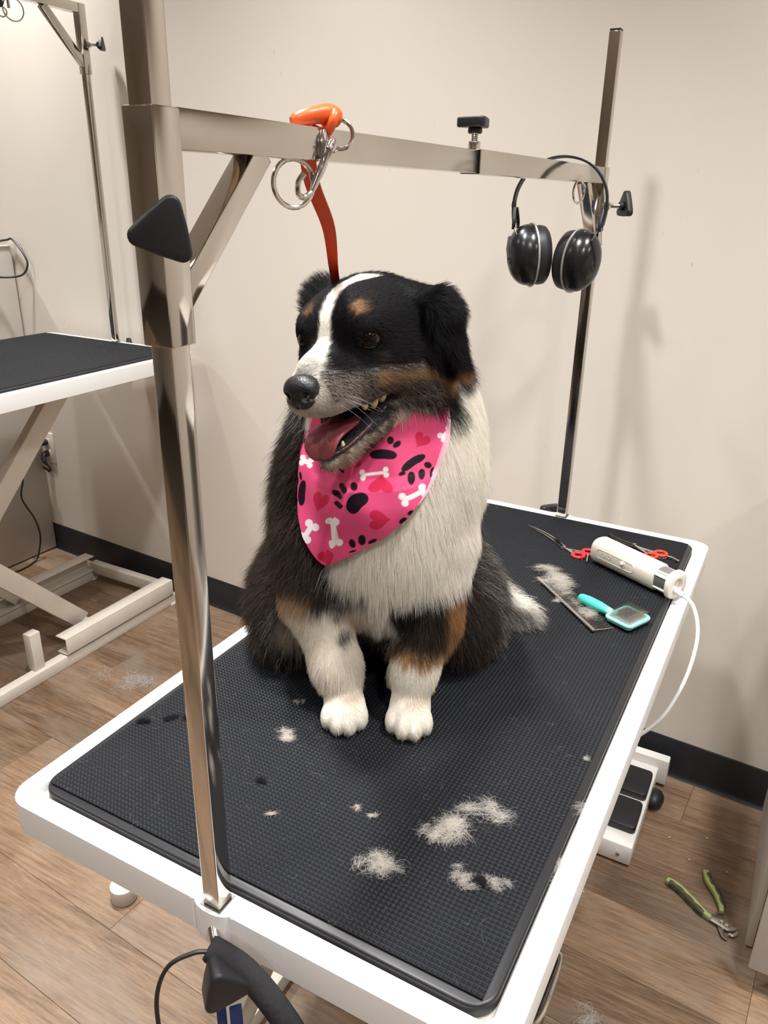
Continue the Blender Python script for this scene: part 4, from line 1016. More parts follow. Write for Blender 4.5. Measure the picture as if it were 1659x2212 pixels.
# eye sockets
SK = Field(); SK.a = DOGF
EYE = {1: (.0550, .0385, .0118), -1: (.0602, -.0312, .0125)}
BROW = {1: (.054, .028, .033), -1: (.056, -.0225, .0300)}
for s_ in (-1, 1): SK.ell(head(*EYE[s_]), (.0108, .0108, .0100), .004, HM, sub=True)
DOGF = SK.a
DOGF[:, :, 0] = BIG; 
flr = np.searchsorted(GZ, .0006); DOGF[:, :, :flr] = np.maximum(DOGF[:, :, :flr], .004)
DV, DFc = surface(DOGF, GX, GY, GZ)

def sample(a, p):
    """trilinear sample of a field at local points, and its gradient direction"""
    q = (p - np.array([GX[0], GY[0], GZ[0]])) / RES; i = np.clip(np.floor(q).astype(int), 0, np.array(a.shape) - 2); f = q - i; r = 0
    for x in (0, 1):
        for y in (0, 1):
            for z in (0, 1):
                w_ = (f[:, 0] if x else 1 - f[:, 0]) * (f[:, 1] if y else 1 - f[:, 1]) * (f[:, 2] if z else 1 - f[:, 2]); r = r + w_ * a[i[:, 0] + x, i[:, 1] + y, i[:, 2] + z]
    return r
def normal(a, p, e=.004):
    g_ = np.stack([sample(a, p + np.eye(3)[k] * e) - sample(a, p - np.eye(3)[k] * e) for k in range(3)], 1); return g_ / np.maximum(np.linalg.norm(g_, axis=1, keepdims=True), 1e-9)

# drop stray islands (keep the biggest connected piece)
def largest(V, F):
    lab = np.arange(len(V))
    E = np.concatenate([F[:, [0, 1]], F[:, [1, 2]], F[:, [2, 3]], F[:, [3, 0]]])
    for _ in range(400):
        m_ = np.minimum(lab[E[:, 0]], lab[E[:, 1]]); new = lab.copy(); np.minimum.at(new, E[:, 0], m_); np.minimum.at(new, E[:, 1], m_); new = new[new]
        if (new == lab).all(): break
        lab = new
    u_, n_ = np.unique(lab, return_counts=True); keep = lab == u_[n_.argmax()]; mp_ = np.cumsum(keep) - 1; Fk = F[keep[F].all(1)]; return V[keep], mp_[Fk]
DV, DFc = largest(DV, DFc)
DN = normal(DOGF, DV)

# ---- smooth random fields for natural colour edges
def vnoise(p, sc, seed=0):
    g_ = np.random.default_rng(seed); r = np.zeros(len(p))
    for k in range(5):
        w_ = g_.normal(size=3) * sc * (1 + .5 * k); r += np.sin(p @ w_ + g_.random() * 7) / 5
    return r
def smooth(x, a, b): t = np.clip((x - a) / (b - a), 0, 1); return t * t * (3 - 2 * t)
BLACK = np.array([.011, .0105, .0115]); DARKB = np.array([.034, .0255, .021]); WHITE = np.array([.91, .875, .81]); TAN = np.array([.30, .165, .075]); TANL = np.array([.52, .36, .22]); GREYB = np.array([.17, .13, .105]); SKIN = np.array([.022, .012, .012])
def inpoly(x, z, poly):
    """signed-ish distance (positive inside) to a polygon in the local X-Z plane"""
    P = np.array(poly); ins = np.zeros(len(x), bool); dm = np.full(len(x), 9.0)
    for i in range(len(P)):
        a, b = P[i], P[(i + 1) % len(P)]
        c = ((a[1] > z) != (b[1] > z)) & (x < (b[0] - a[0]) * (z - a[1]) / (b[1] - a[1] + 1e-12) + a[0]); ins ^= c
        d = b - a; t = np.clip(((x - a[0]) * d[0] + (z - a[1]) * d[1]) / (d @ d), 0, 1); dm = np.minimum(dm, np.hypot(x - a[0] - t * d[0], z - a[1] - t * d[1]))
    return np.where(ins, dm, -dm)
CHEST = [(-.120, .41), (.030, .41), (.060, .385), (.078, .40), (.135, .40), (.14, .34), (.135, .24), (.115, .200), (.085, .165), (.058, .145), (.020, .120), (-.018, .086), (-.036, .092), (-.050, .130), (-.072, .175), (-.088, .235), (-.110, .30)]
def paint(p):
    """fur colour, hair length, and bare-skin mask for local points"""
    n_ = len(p); h = to_head(p); x, y, z = p.T; f, l, u = h.T; al = np.abs(l)
    nz = vnoise(p, 90, 1); nz2 = vnoise(p, 260, 2)
    C = np.tile(DARKB, (n_, 1)); Ln = np.full(n_, .034)
    def blend(mask, col, ln=None):
        nonlocal C, Ln
        C = C * (1 - mask[:, None]) + np.asarray(col) * mask[:, None]
        if ln is not None: Ln = Ln * (1 - mask) + ln * mask
    # body
    blend(smooth(z, .24, .36) * .5, BLACK)
    ch = inpoly(x + .006 * nz, z + .006 * nz2, CHEST); blend(smooth(ch, -.004, .006) * smooth(y + .010 * nz, -.030, -.006), WHITE, .019)
    # tan fringes on the outer haunch
    blend(smooth(-(x + .170 + .015 * nz), 0, .03) * smooth(.075 - z, 0, .05), TANL * .8, .036)
    # right front leg (image left)
    legR = smooth(y, .035, .065) * smooth(-.028 - x, 0, .006) * smooth(.195 - z, 0, .03)
    blend(legR, DARKB, .020)
    blend(legR * smooth(.190 + .12 * (x + .07) - z + .006 * nz, 0, .030) * smooth(-.092 - x + .006 * nz, 0, .02), TANL * .85, .020)
    blend(legR * smooth(.168 + .35 * (x + .075) - z + .005 * nz, 0, .026), WHITE * np.array([.97, .95, .92]), .013)
    sp_ = np.minimum(np.hypot(x + .070, z - .142), np.hypot(x + .062, z - .110)); blend(legR * smooth(.011 - sp_ + .002 * nz2, 0, .006) * .75, GREYB * .7)
    # left front leg (image right)
    legL = smooth(y, .030, .060) * smooth(x + .006, 0, .006) * smooth(.175 - z, 0, .02) * smooth(z - .135 + 1.35 * (x + .004), -.006, .006)
    legL = np.maximum(legL, smooth(y, .030, .060) * smooth(x + .004, 0, .006) * smooth(.105 - z, 0, .012))
    legL = np.maximum(legL, smooth(y, .030, .060) * smooth(x - .012 - .35 * (z - .105), 0, .010) * smooth(.150 - z, 0, .012))
    blend(legL, DARKB * .8, .018)
    blend(legL * np.maximum(smooth(.014 - x + .006 * nz, 0, .008) * smooth(.110 - z, 0, .01), smooth(x - .066 + .1 * (z - .1) + .004 * nz, 0, .012)), TAN * 1.3, .018)
    blend(legL * smooth(.100 + .30 * np.abs(x - .036) - z + .003 * nz, 0, .012) * smooth(z - .045, 0, .01), TAN * 1.25)
    blend(legL * smooth(.087 + .32 * np.abs(x - .036) - z + .004 * nz, 0, .008), WHITE, .009)
    # paws
    pw = smooth(.050 - z, 0, .012) * smooth(y, .085, .105); blend(pw, WHITE, .0065)
    blend(pw * smooth(.010 - np.abs(z - .040), 0, .008) * smooth(nz, -.1, .5) * .35, TANL)
    blend(smooth(x - .045, 0, .04) * smooth(-y, .0, .03) * smooth(.17 - z, 0, .05) * .8, np.array([.125, .095, .074]), .042)
    blend(smooth(x - .085, 0, .03) * smooth(-y, .02, .06) * smooth(.06 - z, 0, .03) * smooth(.165 - x, 0, .02) * .45, TANL * .7)
    # tail tip
    blend(smooth(x - .130 + .010 * nz, 0, .02) * smooth(-y, .05, .09) * smooth(.10 - z, 0, .03) * smooth(y + .146 + .2 * (.2 - x), 0, .008) * smooth(-.118 - y, 0, .008), WHITE * .95, .036)
    # head
    hd = smooth(z, .395, .425) * smooth(f + .085, 0, .03); hd = np.maximum(hd, smooth(f - .02, 0, .012) * smooth(u + .135, 0, .01) * smooth(z, .34, .35))
    blend(hd, BLACK, .0125)
    blend(hd * smooth(-f + .005, 0, .05), BLACK, .024)
    # under jaw and throat
    jw = smooth(f - .0, 0, .01) * smooth(-.070 - u - .30 * f, 0, .012); blend(hd * smooth(-.078 - u - .25 * f, 0, .016) * smooth(.060 - al, 0, .02), WHITE * .85, .018)
    # cheeks: brown-grey mixture with tan streak
    ck = hd * smooth(-.012 - u + .10 * (f - .05) + .003 * nz, 0, .012) * smooth(u + .085, 0, .012) * smooth(f + .040 + .006 * nz, 0, .022)
    blend(ck, GREYB * (.9), .0105)
    blend(ck * smooth(.012 - np.abs(u + .028 - .12 * (f - .05)) + .004 * nz, 0, .010) * smooth(.075 - f, 0, .02), TANL * .85)
    blend(hd * smooth(.026 - np.hypot(f + .038 - .25 * (u + .03), (u + .032) * .60) + .004 * nz, 0, .016) * smooth(al - .030, 0, .01), TAN * 1.25, .016)
    ulip = -.056 - .47 * (f - .02); lowj = hd * smooth(f - .012, 0, .012) * smooth(-.050 - .30 * (f - .02) - u, 0, .006)
    blend(lowj, np.array([.42, .34, .265]), .012); blend(lowj * smooth(-f + .060, 0, .03), GREYB * 1.1, .011); blend(lowj * smooth(u - ulip + .016 + .003 * nz2, 0, .006), BLACK * 3, .005)
    # muzzle
    mz = hd * smooth(f - .068 + .3 * np.maximum(u + .02, 0), 0, .020) * smooth(u + .064, 0, .006)
    blend(mz * smooth(-.018 - u, -.004, .010), GREYB * 1.7, .0060)
    blend(mz * smooth(-.036 - u + .002 * nz, 0, .010), WHITE * .62, .0065)
    blend(mz * smooth(f - .112, 0, .014), WHITE * .8, .0040)
    # white blaze from the nose up between the eyes over the forehead
    wz = .0075 + .006 * smooth(-f, -.050, .010) + .0075 * smooth(f, .072, .108)
    bl = hd * smooth(wz - np.abs(l - .004 * smooth(-f, -.03, .03)) + .0012 * nz2, -.0010, .0030) * smooth(u + .026, 0, .008) * smooth(f + .020, 0, .010)
    blend(bl, WHITE, .0065)
    blend(hd * smooth(f - .102, 0, .01) * smooth(u + .026, 0, .006) * smooth(.017 - al, 0, .008) * .35, BLACK * 4)
    # brow spots and eye surround
    for s_ in (-1, 1):
        dd = np.sqrt(((f - BROW[s_][0]) / 1.0) ** 2 + ((l - BROW[s_][1]) / .95) ** 2 + ((u - BROW[s_][2]) / 1.15) ** 2); blend(hd * smooth(.0140 - dd + .0015 * nz2, 0, .006), TAN * 1.25, .008)
        de = np.linalg.norm(h - np.array(EYE[s_]), axis=1); blend(smooth(.0205 - de, 0, .006) * hd, BLACK, .0045)
        dl = np.sqrt((f - .052) ** 2 + (l - s_ * .048) ** 2 + (u + .007) ** 2); blend(hd * smooth(.006 - dl, 0, .004) * .25, TANL * .4)
    # ears
    er_ = np.minimum(np.linalg.norm(p - earL_m, axis=1), np.linalg.norm(p - (earL_m + earL_t) / 2, axis=1)); er2 = np.linalg.norm(p - (earR_b * .4 + earR_t * .6), axis=1)
    blend(smooth(.048 - er_, 0, .012) * smooth(al - .066, 0, .01), BLACK, .019); blend(smooth(.040 - er2, 0, .012), BLACK, .022)
    blend(smooth(x - .062 + .006 * nz, 0, .010) * smooth(z - .29, 0, .03) * smooth(.438 - z + .006 * nz, 0, .012) * smooth(-.028 - f, 0, .012) * smooth(y + .050, 0, .03), WHITE, .020)
    # lips and mouth inside: bare dark skin
    dj = sample(J0.a, p); du_ = sample(H0.a, p); mouth = smooth(f - .014, 0, .010) * smooth(-.020 - u, 0, .006) * smooth(u + .118, 0, .004)
    gap = mouth * smooth(.0105 - np.maximum(dj, du_), 0, .004)
    return C, Ln, gap, hd, h, legR, legL, pw

DC, DL_, DGAP, *_ = paint(DV)
inner = (DGAP > .35)
DC = np.where(inner[:, None], SKIN, DC * .85)

dog = thing('dog', tuple(to_world(np.array([-.03, 0, 0])) - np.array([0, 0, .0])), 'black white and tan long-haired dog sitting on the table, mouth open, head turned', 'dog')
body = np_mesh('body', to_world(DV), DFc, dog, attr_mat('dog_skin_and_undercoat', .75, .2))
ca = body.data.color_attributes.new('col', 'FLOAT_COLOR', 'POINT'); c4 = np.ones((len(DV), 4), np.float32); c4[:, :3] = DC; ca.data.foreach_set('color', c4.ravel())
# ---- bandana surface: drapes over the chest a little above the fur
def blur(a, n):
    k = np.exp(-.5 * (np.arange(-3 * n, 3 * n + 1) / n) ** 2); k /= k.sum()
    p = np.pad(a, ((3 * n, 3 * n), (3 * n, 3 * n)), mode='edge'); p = np.apply_along_axis(lambda v: np.convolve(v, k, 'valid'), 0, p); return np.apply_along_axis(lambda v: np.convolve(v, k, 'valid'), 1, p)
ins_ = B0.a < 0; top_ = len(GY) - 1 - np.argmax(ins_[:, ::-1, :], axis=1); FRONT = np.where(ins_.any(1), GY[top_], -.09)
FRONT = blur(FRONT, 4)
def front_y(x, z):
    q = np.stack([(np.asarray(x) - GX[0]) / RES, (np.asarray(z) - GZ[0]) / RES], -1); i = np.clip(np.floor(q).astype(int), 0, np.array(FRONT.shape) - 2); f = q - i; fx, fz = f[..., 0], f[..., 1]; a, b = i[..., 0], i[..., 1]
    return FRONT[a, b] * (1 - fx) * (1 - fz) + FRONT[a + 1, b] * fx * (1 - fz) + FRONT[a, b + 1] * (1 - fx) * fz + FRONT[a + 1, b + 1] * fx * fz
def cloth_y(x, z):
    y = front_y(x, z) + .0135
    zl = .322 + .10 * (x + .05)                                   # soft ledge where the cloth folds under the chin
    y = y + .015 * smooth(zl - z, -.004, .006) * smooth(z - .245, 0, .06) * smooth(x + .105, 0, .03) * smooth(.055 - x, 0, .04)
    y = y + .0022 * np.sin((x * .85 + z * .5) * 120) * smooth(z - .25, 0, .05) * .6 + .0045 * np.exp(-((x + .072 - .22 * (z - .25)) / .0035) ** 2) - .0040 * np.exp(-((x + .080 - .22 * (z - .25)) / .004) ** 2) * smooth(.33 - z, 0, .03)
    return y
LEFT_E = [(.211, -.088), (.224, -.102), (.238, -.1135), (.261, -.1215), (.280, -.1235), (.308, -.1235), (.333, -.1220), (.353, -.1205), (.400, -.1170), (.415, -.112)]
RIGHT_E = [(.211, -.088), (.2185, -.076), (.2280, -.063), (.239, -.049), (.266, -.011), (.289, .014), (.315, .034), (.341, .046), (.365, .054), (.385, .0560), (.400, .0560), (.415, .054)]
_z = np.linspace(.2113, .412, 250); _xl = np.interp(_z, *np.array(LEFT_E).T); _xr = np.interp(_z, *np.array(RIGHT_E).T)
PRINTS = [
('p', [(-0.0321,0.3168),(-0.0302,0.3149),(-0.0296,0.3122),(-0.0303,0.3093),(-0.0324,0.3067),(-0.0357,0.3041),(-0.0386,0.3009),(-0.0409,0.2973),(-0.0436,0.2948),(-0.0466,0.2933),(-0.0497,0.2934),(-0.0524,0.2948),(-0.0544,0.2968),(-0.0554,0.2998),(-0.0552,0.3034),(-0.054,0.3073),(-0.0519,0.3107),(-0.049,0.314),(-0.0456,0.316),(-0.0419,0.3175),(-0.0383,0.3183),(-0.0349,0.3179)]),
('p', [(-0.0607,0.308),(-0.0624,0.3066),(-0.0649,0.3062),(-0.0679,0.3065),(-0.0707,0.3073),(-0.0726,0.309),(-0.0734,0.3111),(-0.073,0.3127),(-0.0713,0.3138),(-0.0687,0.3142),(-0.0657,0.3142),(-0.0629,0.3134),(-0.061,0.3117),(-0.0602,0.3096)]),
('p', [(-0.0586,0.3007),(-0.0593,0.2991),(-0.061,0.2978),(-0.0635,0.2964),(-0.0661,0.2961),(-0.0686,0.2962),(-0.0701,0.2972),(-0.0706,0.2985),(-0.0699,0.3002),(-0.0681,0.3018),(-0.0657,0.3028),(-0.063,0.3035),(-0.0607,0.303),(-0.0591,0.3024)]),
('p', [(-0.0546,0.3165),(-0.0561,0.3155),(-0.0583,0.3151),(-0.0608,0.3152),(-0.063,0.3162),(-0.0647,0.3173),(-0.0653,0.3187),(-0.0649,0.3198),(-0.0633,0.3208),(-0.0611,0.3212),(-0.0586,0.321),(-0.0563,0.3204),(-0.0548,0.319),(-0.0542,0.3175)]),
('p', [(-0.0436,0.3197),(-0.045,0.3186),(-0.0468,0.3183),(-0.0487,0.3184),(-0.0503,0.3189),(-0.0513,0.3203),(-0.0515,0.3215),(-0.0509,0.3228),(-0.0496,0.3235),(-0.0478,0.3238),(-0.0459,0.3237),(-0.0443,0.3232),(-0.0432,0.3221),(-0.043,0.321)]),
('p', [(-0.114,0.305),(-0.1121,0.3053),(-0.1107,0.304),(-0.1102,0.3011),(-0.1103,0.2974),(-0.1109,0.2932),(-0.1114,0.2883),(-0.1112,0.2844),(-0.1118,0.2803),(-0.1129,0.2772),(-0.1147,0.2744),(-0.1164,0.2734),(-0.1184,0.2729),(-0.1199,0.2743),(-0.1211,0.2768),(-0.122,0.2798),(-0.1221,0.2842),(-0.1217,0.2887),(-0.1208,0.2934),(-0.1195,0.2975),(-0.1177,0.3013),(-0.1159,0.3036)]),
('p', [(-0.1167,0.3084),(-0.1163,0.3065),(-0.1165,0.3044),(-0.117,0.3031),(-0.1179,0.3026),(-0.119,0.3029),(-0.1201,0.3042),(-0.1208,0.306),(-0.1211,0.3083),(-0.1211,0.3101),(-0.1205,0.3114),(-0.1196,0.3119),(-0.1185,0.3116),(-0.1174,0.3106)]),
('p', [(-0.1215,0.3004),(-0.1216,0.2982),(-0.1221,0.2961),(-0.1229,0.2946),(-0.1238,0.2942),(-0.1248,0.2946),(-0.1256,0.2959),(-0.1258,0.298),(-0.1258,0.3002),(-0.1253,0.3023),(-0.1244,0.3038),(-0.1235,0.3042),(-0.1225,0.3038),(-0.1218,0.3025)]),
('p', [(-0.1234,0.2879),(-0.1237,0.2854),(-0.1243,0.2835),(-0.1252,0.282),(-0.1265,0.2812),(-0.1275,0.2815),(-0.1284,0.2826),(-0.1287,0.2847),(-0.1286,0.2867),(-0.128,0.2887),(-0.1269,0.2906),(-0.1256,0.2914),(-0.1246,0.2911),(-0.1239,0.2895)]),
('p', [(-0.1222,0.2756),(-0.1228,0.2738),(-0.124,0.272),(-0.1254,0.2709),(-0.1271,0.2698),(-0.1284,0.2701),(-0.1292,0.2709),(-0.1291,0.2729),(-0.1285,0.2748),(-0.1273,0.2766),(-0.1257,0.2781),(-0.124,0.2791),(-0.1227,0.2788),(-0.1221,0.2776)]),
('p', [(0.0,0.3535),(-0.0005,0.3518),(-0.0023,0.3504),(-0.0052,0.3496),(-0.009,0.3496),(-0.0133,0.3499),(-0.0178,0.3497),(-0.0222,0.3491),(-0.026,0.3492),(-0.029,0.3498),(-0.0309,0.3514),(-0.0316,0.3531),(-0.0311,0.3548),(-0.0292,0.3568),(-0.0263,0.3581),(-0.0226,0.3594),(-0.0182,0.3601),(-0.0138,0.36),(-0.0094,0.3595),(-0.0056,0.3585),(-0.0026,0.3571),(-0.0007,0.3552)]),
('p', [(0.0035,0.3675),(0.004,0.3663),(0.0035,0.3644),(0.0022,0.3628),(0.0003,0.3617),(-0.0018,0.3612),(-0.0036,0.3612),(-0.0049,0.3621),(-0.0053,0.3636),(-0.0049,0.3652),(-0.0036,0.3667),(-0.0016,0.3682),(0.0004,0.3687),(0.0023,0.3684)]),
('p', [(-0.0041,0.3694),(-0.0045,0.3674),(-0.0055,0.366),(-0.0071,0.3653),(-0.0089,0.3652),(-0.0105,0.3661),(-0.0117,0.3677),(-0.0122,0.3695),(-0.0118,0.3715),(-0.0108,0.3729),(-0.0092,0.3739),(-0.0074,0.3736),(-0.0057,0.3728),(-0.0046,0.3712)]),
('p', [(0.0319,0.3509),(0.0323,0.3491),(0.0314,0.3475),(0.0294,0.3454),(0.0263,0.3437),(0.0225,0.3424),(0.0188,0.3405),(0.0154,0.3383),(0.0121,0.3369),(0.0093,0.3365),(0.007,0.3365),(0.0056,0.3375),(0.0052,0.3393),(0.0059,0.341),(0.0077,0.3435),(0.0103,0.3458),(0.0136,0.3478),(0.0174,0.3498),(0.0212,0.3513),(0.0249,0.3521),(0.028,0.3524),(0.0304,0.3519)]),
('p', [(0.0105,0.3357),(0.0105,0.3344),(0.0097,0.3334),(0.0083,0.3326),(0.0065,0.3322),(0.0047,0.332),(0.0033,0.3324),(0.0025,0.3333),(0.0025,0.3346),(0.0033,0.3355),(0.0047,0.3364),(0.0064,0.3368),(0.0082,0.337),(0.0096,0.3362)]),
('p', [(0.0216,0.3298),(0.0212,0.3278),(0.0201,0.3264),(0.0183,0.3254),(0.0163,0.3256),(0.0144,0.3266),(0.013,0.3282),(0.0125,0.3305),(0.0128,0.3325),(0.014,0.3346),(0.0158,0.3357),(0.0178,0.3354),(0.0197,0.3342),(0.021,0.3321)]),
('p', [(0.0328,0.3315),(0.0322,0.3296),(0.031,0.3282),(0.0293,0.3275),(0.0275,0.328),(0.0259,0.3289),(0.0249,0.3307),(0.0246,0.3327),(0.0251,0.3346),(0.0264,0.3363),(0.0281,0.337),(0.0299,0.3366),(0.0315,0.3353),(0.0325,0.3335)]),
('p', [(0.0398,0.3383),(0.0388,0.3371),(0.0372,0.3365),(0.0352,0.3367),(0.0333,0.3374),(0.0317,0.3387),(0.0309,0.3405),(0.031,0.342),(0.0319,0.3431),(0.0336,0.3437),(0.0356,0.3435),(0.0375,0.3429),(0.0391,0.3415),(0.0399,0.3398)]),
('p', [(0.043,0.3315),(0.0421,0.3297),(0.041,0.3281),(0.0397,0.3279),(0.0386,0.3282),(0.0378,0.3296),(0.0376,0.3311),(0.0379,0.3334),(0.0387,0.3352),(0.0399,0.3368),(0.0412,0.3373),(0.0423,0.3371),(0.043,0.3357),(0.0433,0.3338)]),
('p', [(-0.0446,0.2559),(-0.0442,0.2534),(-0.0445,0.251),(-0.0457,0.2488),(-0.0474,0.2481),(-0.0493,0.2481),(-0.0509,0.2495),(-0.0522,0.2513),(-0.0527,0.2539),(-0.0523,0.2562),(-0.0511,0.2584),(-0.0494,0.2596),(-0.0476,0.2591),(-0.0458,0.2581)]),
('p', [(-0.0322,0.261),(-0.0327,0.2579),(-0.034,0.255),(-0.0359,0.2535),(-0.038,0.253),(-0.0399,0.2543),(-0.0412,0.2567),(-0.0416,0.2597),(-0.0411,0.2632),(-0.0398,0.2657),(-0.0379,0.2675),(-0.0359,0.2676),(-0.0339,0.2668),(-0.0327,0.264)]),
('p', [(-0.0196,0.2635),(-0.0198,0.2618),(-0.0208,0.2602),(-0.0227,0.2586),(-0.025,0.2574),(-0.0274,0.2562),(-0.0292,0.2562),(-0.0301,0.2568),(-0.03,0.2581),(-0.0289,0.2601),(-0.027,0.2617),(-0.0247,0.263),(-0.0224,0.2642),(-0.0206,0.2642)]),
('p', [(-0.0432,0.2458),(-0.0435,0.245),(-0.0447,0.2441),(-0.0465,0.2428),(-0.0485,0.2421),(-0.0505,0.2413),(-0.0519,0.2409),(-0.0525,0.2413),(-0.0522,0.2421),(-0.051,0.2434),(-0.0493,0.2443),(-0.0472,0.2454),(-0.0453,0.2458),(-0.0438,0.2462)]),
('p', [(0.0212,0.2986),(0.0216,0.2974),(0.0212,0.2963),(0.0201,0.2948),(0.0185,0.2939),(0.0169,0.2936),(0.0154,0.294),(0.0144,0.2947),(0.0141,0.2959),(0.0145,0.2974),(0.0156,0.2986),(0.0171,0.2994),(0.0188,0.2997),(0.0203,0.2993)]),
('p', [(0.0134,0.2907),(0.0138,0.2894),(0.0133,0.2875),(0.012,0.286),(0.0102,0.2844),(0.0082,0.2838),(0.0065,0.2835),(0.0053,0.2846),(0.005,0.286),(0.0055,0.2878),(0.0067,0.2893),(0.0086,0.2909),(0.0105,0.2916),(0.0122,0.2914)]),
('p', [(-0.085,0.3314),(-0.0867,0.3288),(-0.0886,0.3266),(-0.0901,0.3254),(-0.0909,0.3255),(-0.0908,0.3271),(-0.0901,0.3292),(-0.0885,0.3323),(-0.0867,0.3349),(-0.0849,0.3372),(-0.0834,0.3383),(-0.0826,0.3382),(-0.0827,0.3366),(-0.0835,0.3342)]),
('p', [(-0.0727,0.3331),(-0.0724,0.3314),(-0.0731,0.3293),(-0.0747,0.3277),(-0.0769,0.3265),(-0.0793,0.3258),(-0.0814,0.3261),(-0.0828,0.3271),(-0.0831,0.3289),(-0.0823,0.3309),(-0.0805,0.3329),(-0.0783,0.3341),(-0.0759,0.3347),(-0.0739,0.3344)]),
('p', [(-0.0648,0.3385),(-0.0621,0.3356),(-0.0605,0.3328),(-0.0602,0.3307),(-0.0612,0.3299),(-0.0635,0.3302),(-0.0665,0.3317),(-0.0697,0.3342),(-0.0723,0.3372),(-0.0741,0.3397),(-0.0744,0.3418),(-0.0732,0.3429),(-0.0709,0.3426),(-0.068,0.3407)]),
('p', [(-0.109,0.3605),(-0.1094,0.3589),(-0.1105,0.357),(-0.1122,0.3553),(-0.1141,0.3541),(-0.1163,0.353),(-0.1179,0.3527),(-0.1186,0.3535),(-0.1184,0.3548),(-0.1172,0.3567),(-0.1152,0.3589),(-0.1131,0.3604),(-0.111,0.3615),(-0.1096,0.3614)]),
('p', [(-0.1102,0.3487),(-0.1103,0.3471),(-0.1113,0.3453),(-0.1127,0.3438),(-0.1144,0.3429),(-0.1159,0.3427),(-0.1173,0.3429),(-0.118,0.3438),(-0.1178,0.3454),(-0.1168,0.3472),(-0.1154,0.3487),(-0.1136,0.35),(-0.1119,0.3504),(-0.1107,0.3499)]),
('h', [(-0.0868,0.2988),(-0.0864,0.2996),(-0.0847,0.3022),(-0.0823,0.3045),(-0.0794,0.3058),(-0.0771,0.3054),(-0.0759,0.3031),(-0.0764,0.2995),(-0.0784,0.2957),(-0.0817,0.2918),(-0.0858,0.2875),(-0.0895,0.2837),(-0.0924,0.2801),(-0.0939,0.2781),(-0.0943,0.2771),(-0.0942,0.2778),(-0.0942,0.2798),(-0.0951,0.2821),(-0.0967,0.2846),(-0.0984,0.2874),(-0.0993,0.2907),(-0.0987,0.2946),(-0.0965,0.2986),(-0.0932,0.302),(-0.09,0.3036),(-0.0877,0.3034),(-0.0866,0.3016),(-0.0866,0.2997)]),
('h', [(-0.0166,0.3219),(-0.0167,0.3216),(-0.0177,0.3204),(-0.0199,0.3195),(-0.0233,0.3187),(-0.027,0.3188),(-0.03,0.3198),(-0.0312,0.3216),(-0.0304,0.3233),(-0.0277,0.3253),(-0.0241,0.3274),(-0.0207,0.3294),(-0.0185,0.331),(-0.0175,0.332),(-0.0174,0.3325),(-0.0172,0.332),(-0.0161,0.3311),(-0.0137,0.3296),(-0.0102,0.328),(-0.0064,0.3265),(-0.0034,0.3247),(-0.0022,0.3227),(-0.0031,0.3212),(-0.0059,0.3196),(-0.0095,0.3192),(-0.0129,0.3198),(-0.0153,0.3205),(-0.0164,0.3217)]),
('h', [(-0.0222,0.2888),(-0.0231,0.2889),(-0.0252,0.2897),(-0.0273,0.2917),(-0.0284,0.2942),(-0.0275,0.2974),(-0.0251,0.2999),(-0.0216,0.301),(-0.0179,0.3002),(-0.0144,0.2979),(-0.0111,0.2953),(-0.0082,0.2924),(-0.0056,0.2905),(-0.0038,0.2893),(-0.0032,0.2892),(-0.0038,0.289),(-0.0056,0.2884),(-0.0081,0.2863),(-0.0109,0.2832),(-0.014,0.2799),(-0.0175,0.2773),(-0.0212,0.2762),(-0.0247,0.277),(-0.0273,0.2793),(-0.0282,0.2825),(-0.0273,0.2855),(-0.0251,0.2877),(-0.0231,0.2886)]),
('h', [(0.0288,0.3699),(0.0292,0.3704),(0.0306,0.3712),(0.0327,0.3717),(0.0351,0.3709),(0.0369,0.3691),(0.0377,0.3664),(0.037,0.3642),(0.0351,0.3626),(0.0322,0.3614),(0.0289,0.361),(0.0258,0.3607),(0.0236,0.36),(0.0223,0.3594),(0.022,0.3589),(0.0222,0.3595),(0.0222,0.3607),(0.0217,0.363),(0.0208,0.3658),(0.0198,0.3692),(0.0194,0.3722),(0.0201,0.3748),(0.0219,0.3763),(0.0245,0.3769),(0.0269,0.376),(0.0286,0.3742),(0.0292,0.372),(0.029,0.3705)]),
('h', [(-0.0824,0.2282),(-0.0826,0.2289),(-0.0824,0.2309),(-0.0814,0.2338),(-0.0791,0.2364),(-0.0763,0.2377),(-0.0735,0.2375),(-0.0718,0.2354),(-0.0715,0.2322),(-0.0726,0.2281),(-0.0742,0.224),(-0.0759,0.2197),(-0.0769,0.2164),(-0.0771,0.2147),(-0.077,0.2141),(-0.0773,0.2146),(-0.0786,0.2152),(-0.081,0.2157),(-0.0843,0.2161),(-0.088,0.2161),(-0.091,0.2172),(-0.093,0.2189),(-0.0932,0.2221),(-0.0918,0.2255),(-0.0894,0.2282),(-0.0865,0.2299),(-0.0843,0.2293),(-0.0828,0.2288)]),
('h', [(-0.0505,0.3408),(-0.0506,0.3403),(-0.0512,0.3394),(-0.0528,0.3381),(-0.0551,0.3371),(-0.0578,0.3369),(-0.0597,0.3379),(-0.0605,0.3396),(-0.0599,0.3415),(-0.058,0.3436),(-0.0555,0.3459),(-0.0532,0.3477),(-0.0517,0.3492),(-0.051,0.3503),(-0.0509,0.3507),(-0.0508,0.3503),(-0.05,0.3496),(-0.0484,0.3485),(-0.046,0.3472),(-0.0434,0.3461),(-0.0415,0.3445),(-0.0407,0.3427),(-0.0413,0.341),(-0.0432,0.3394),(-0.0457,0.3385),(-0.048,0.3386),(-0.0496,0.3395),(-0.0503,0.3407)]),
('b', [(-0.1174,0.3228),(-0.1063,0.3254),(-0.1046,0.3311),(-0.1155,0.3289)]),
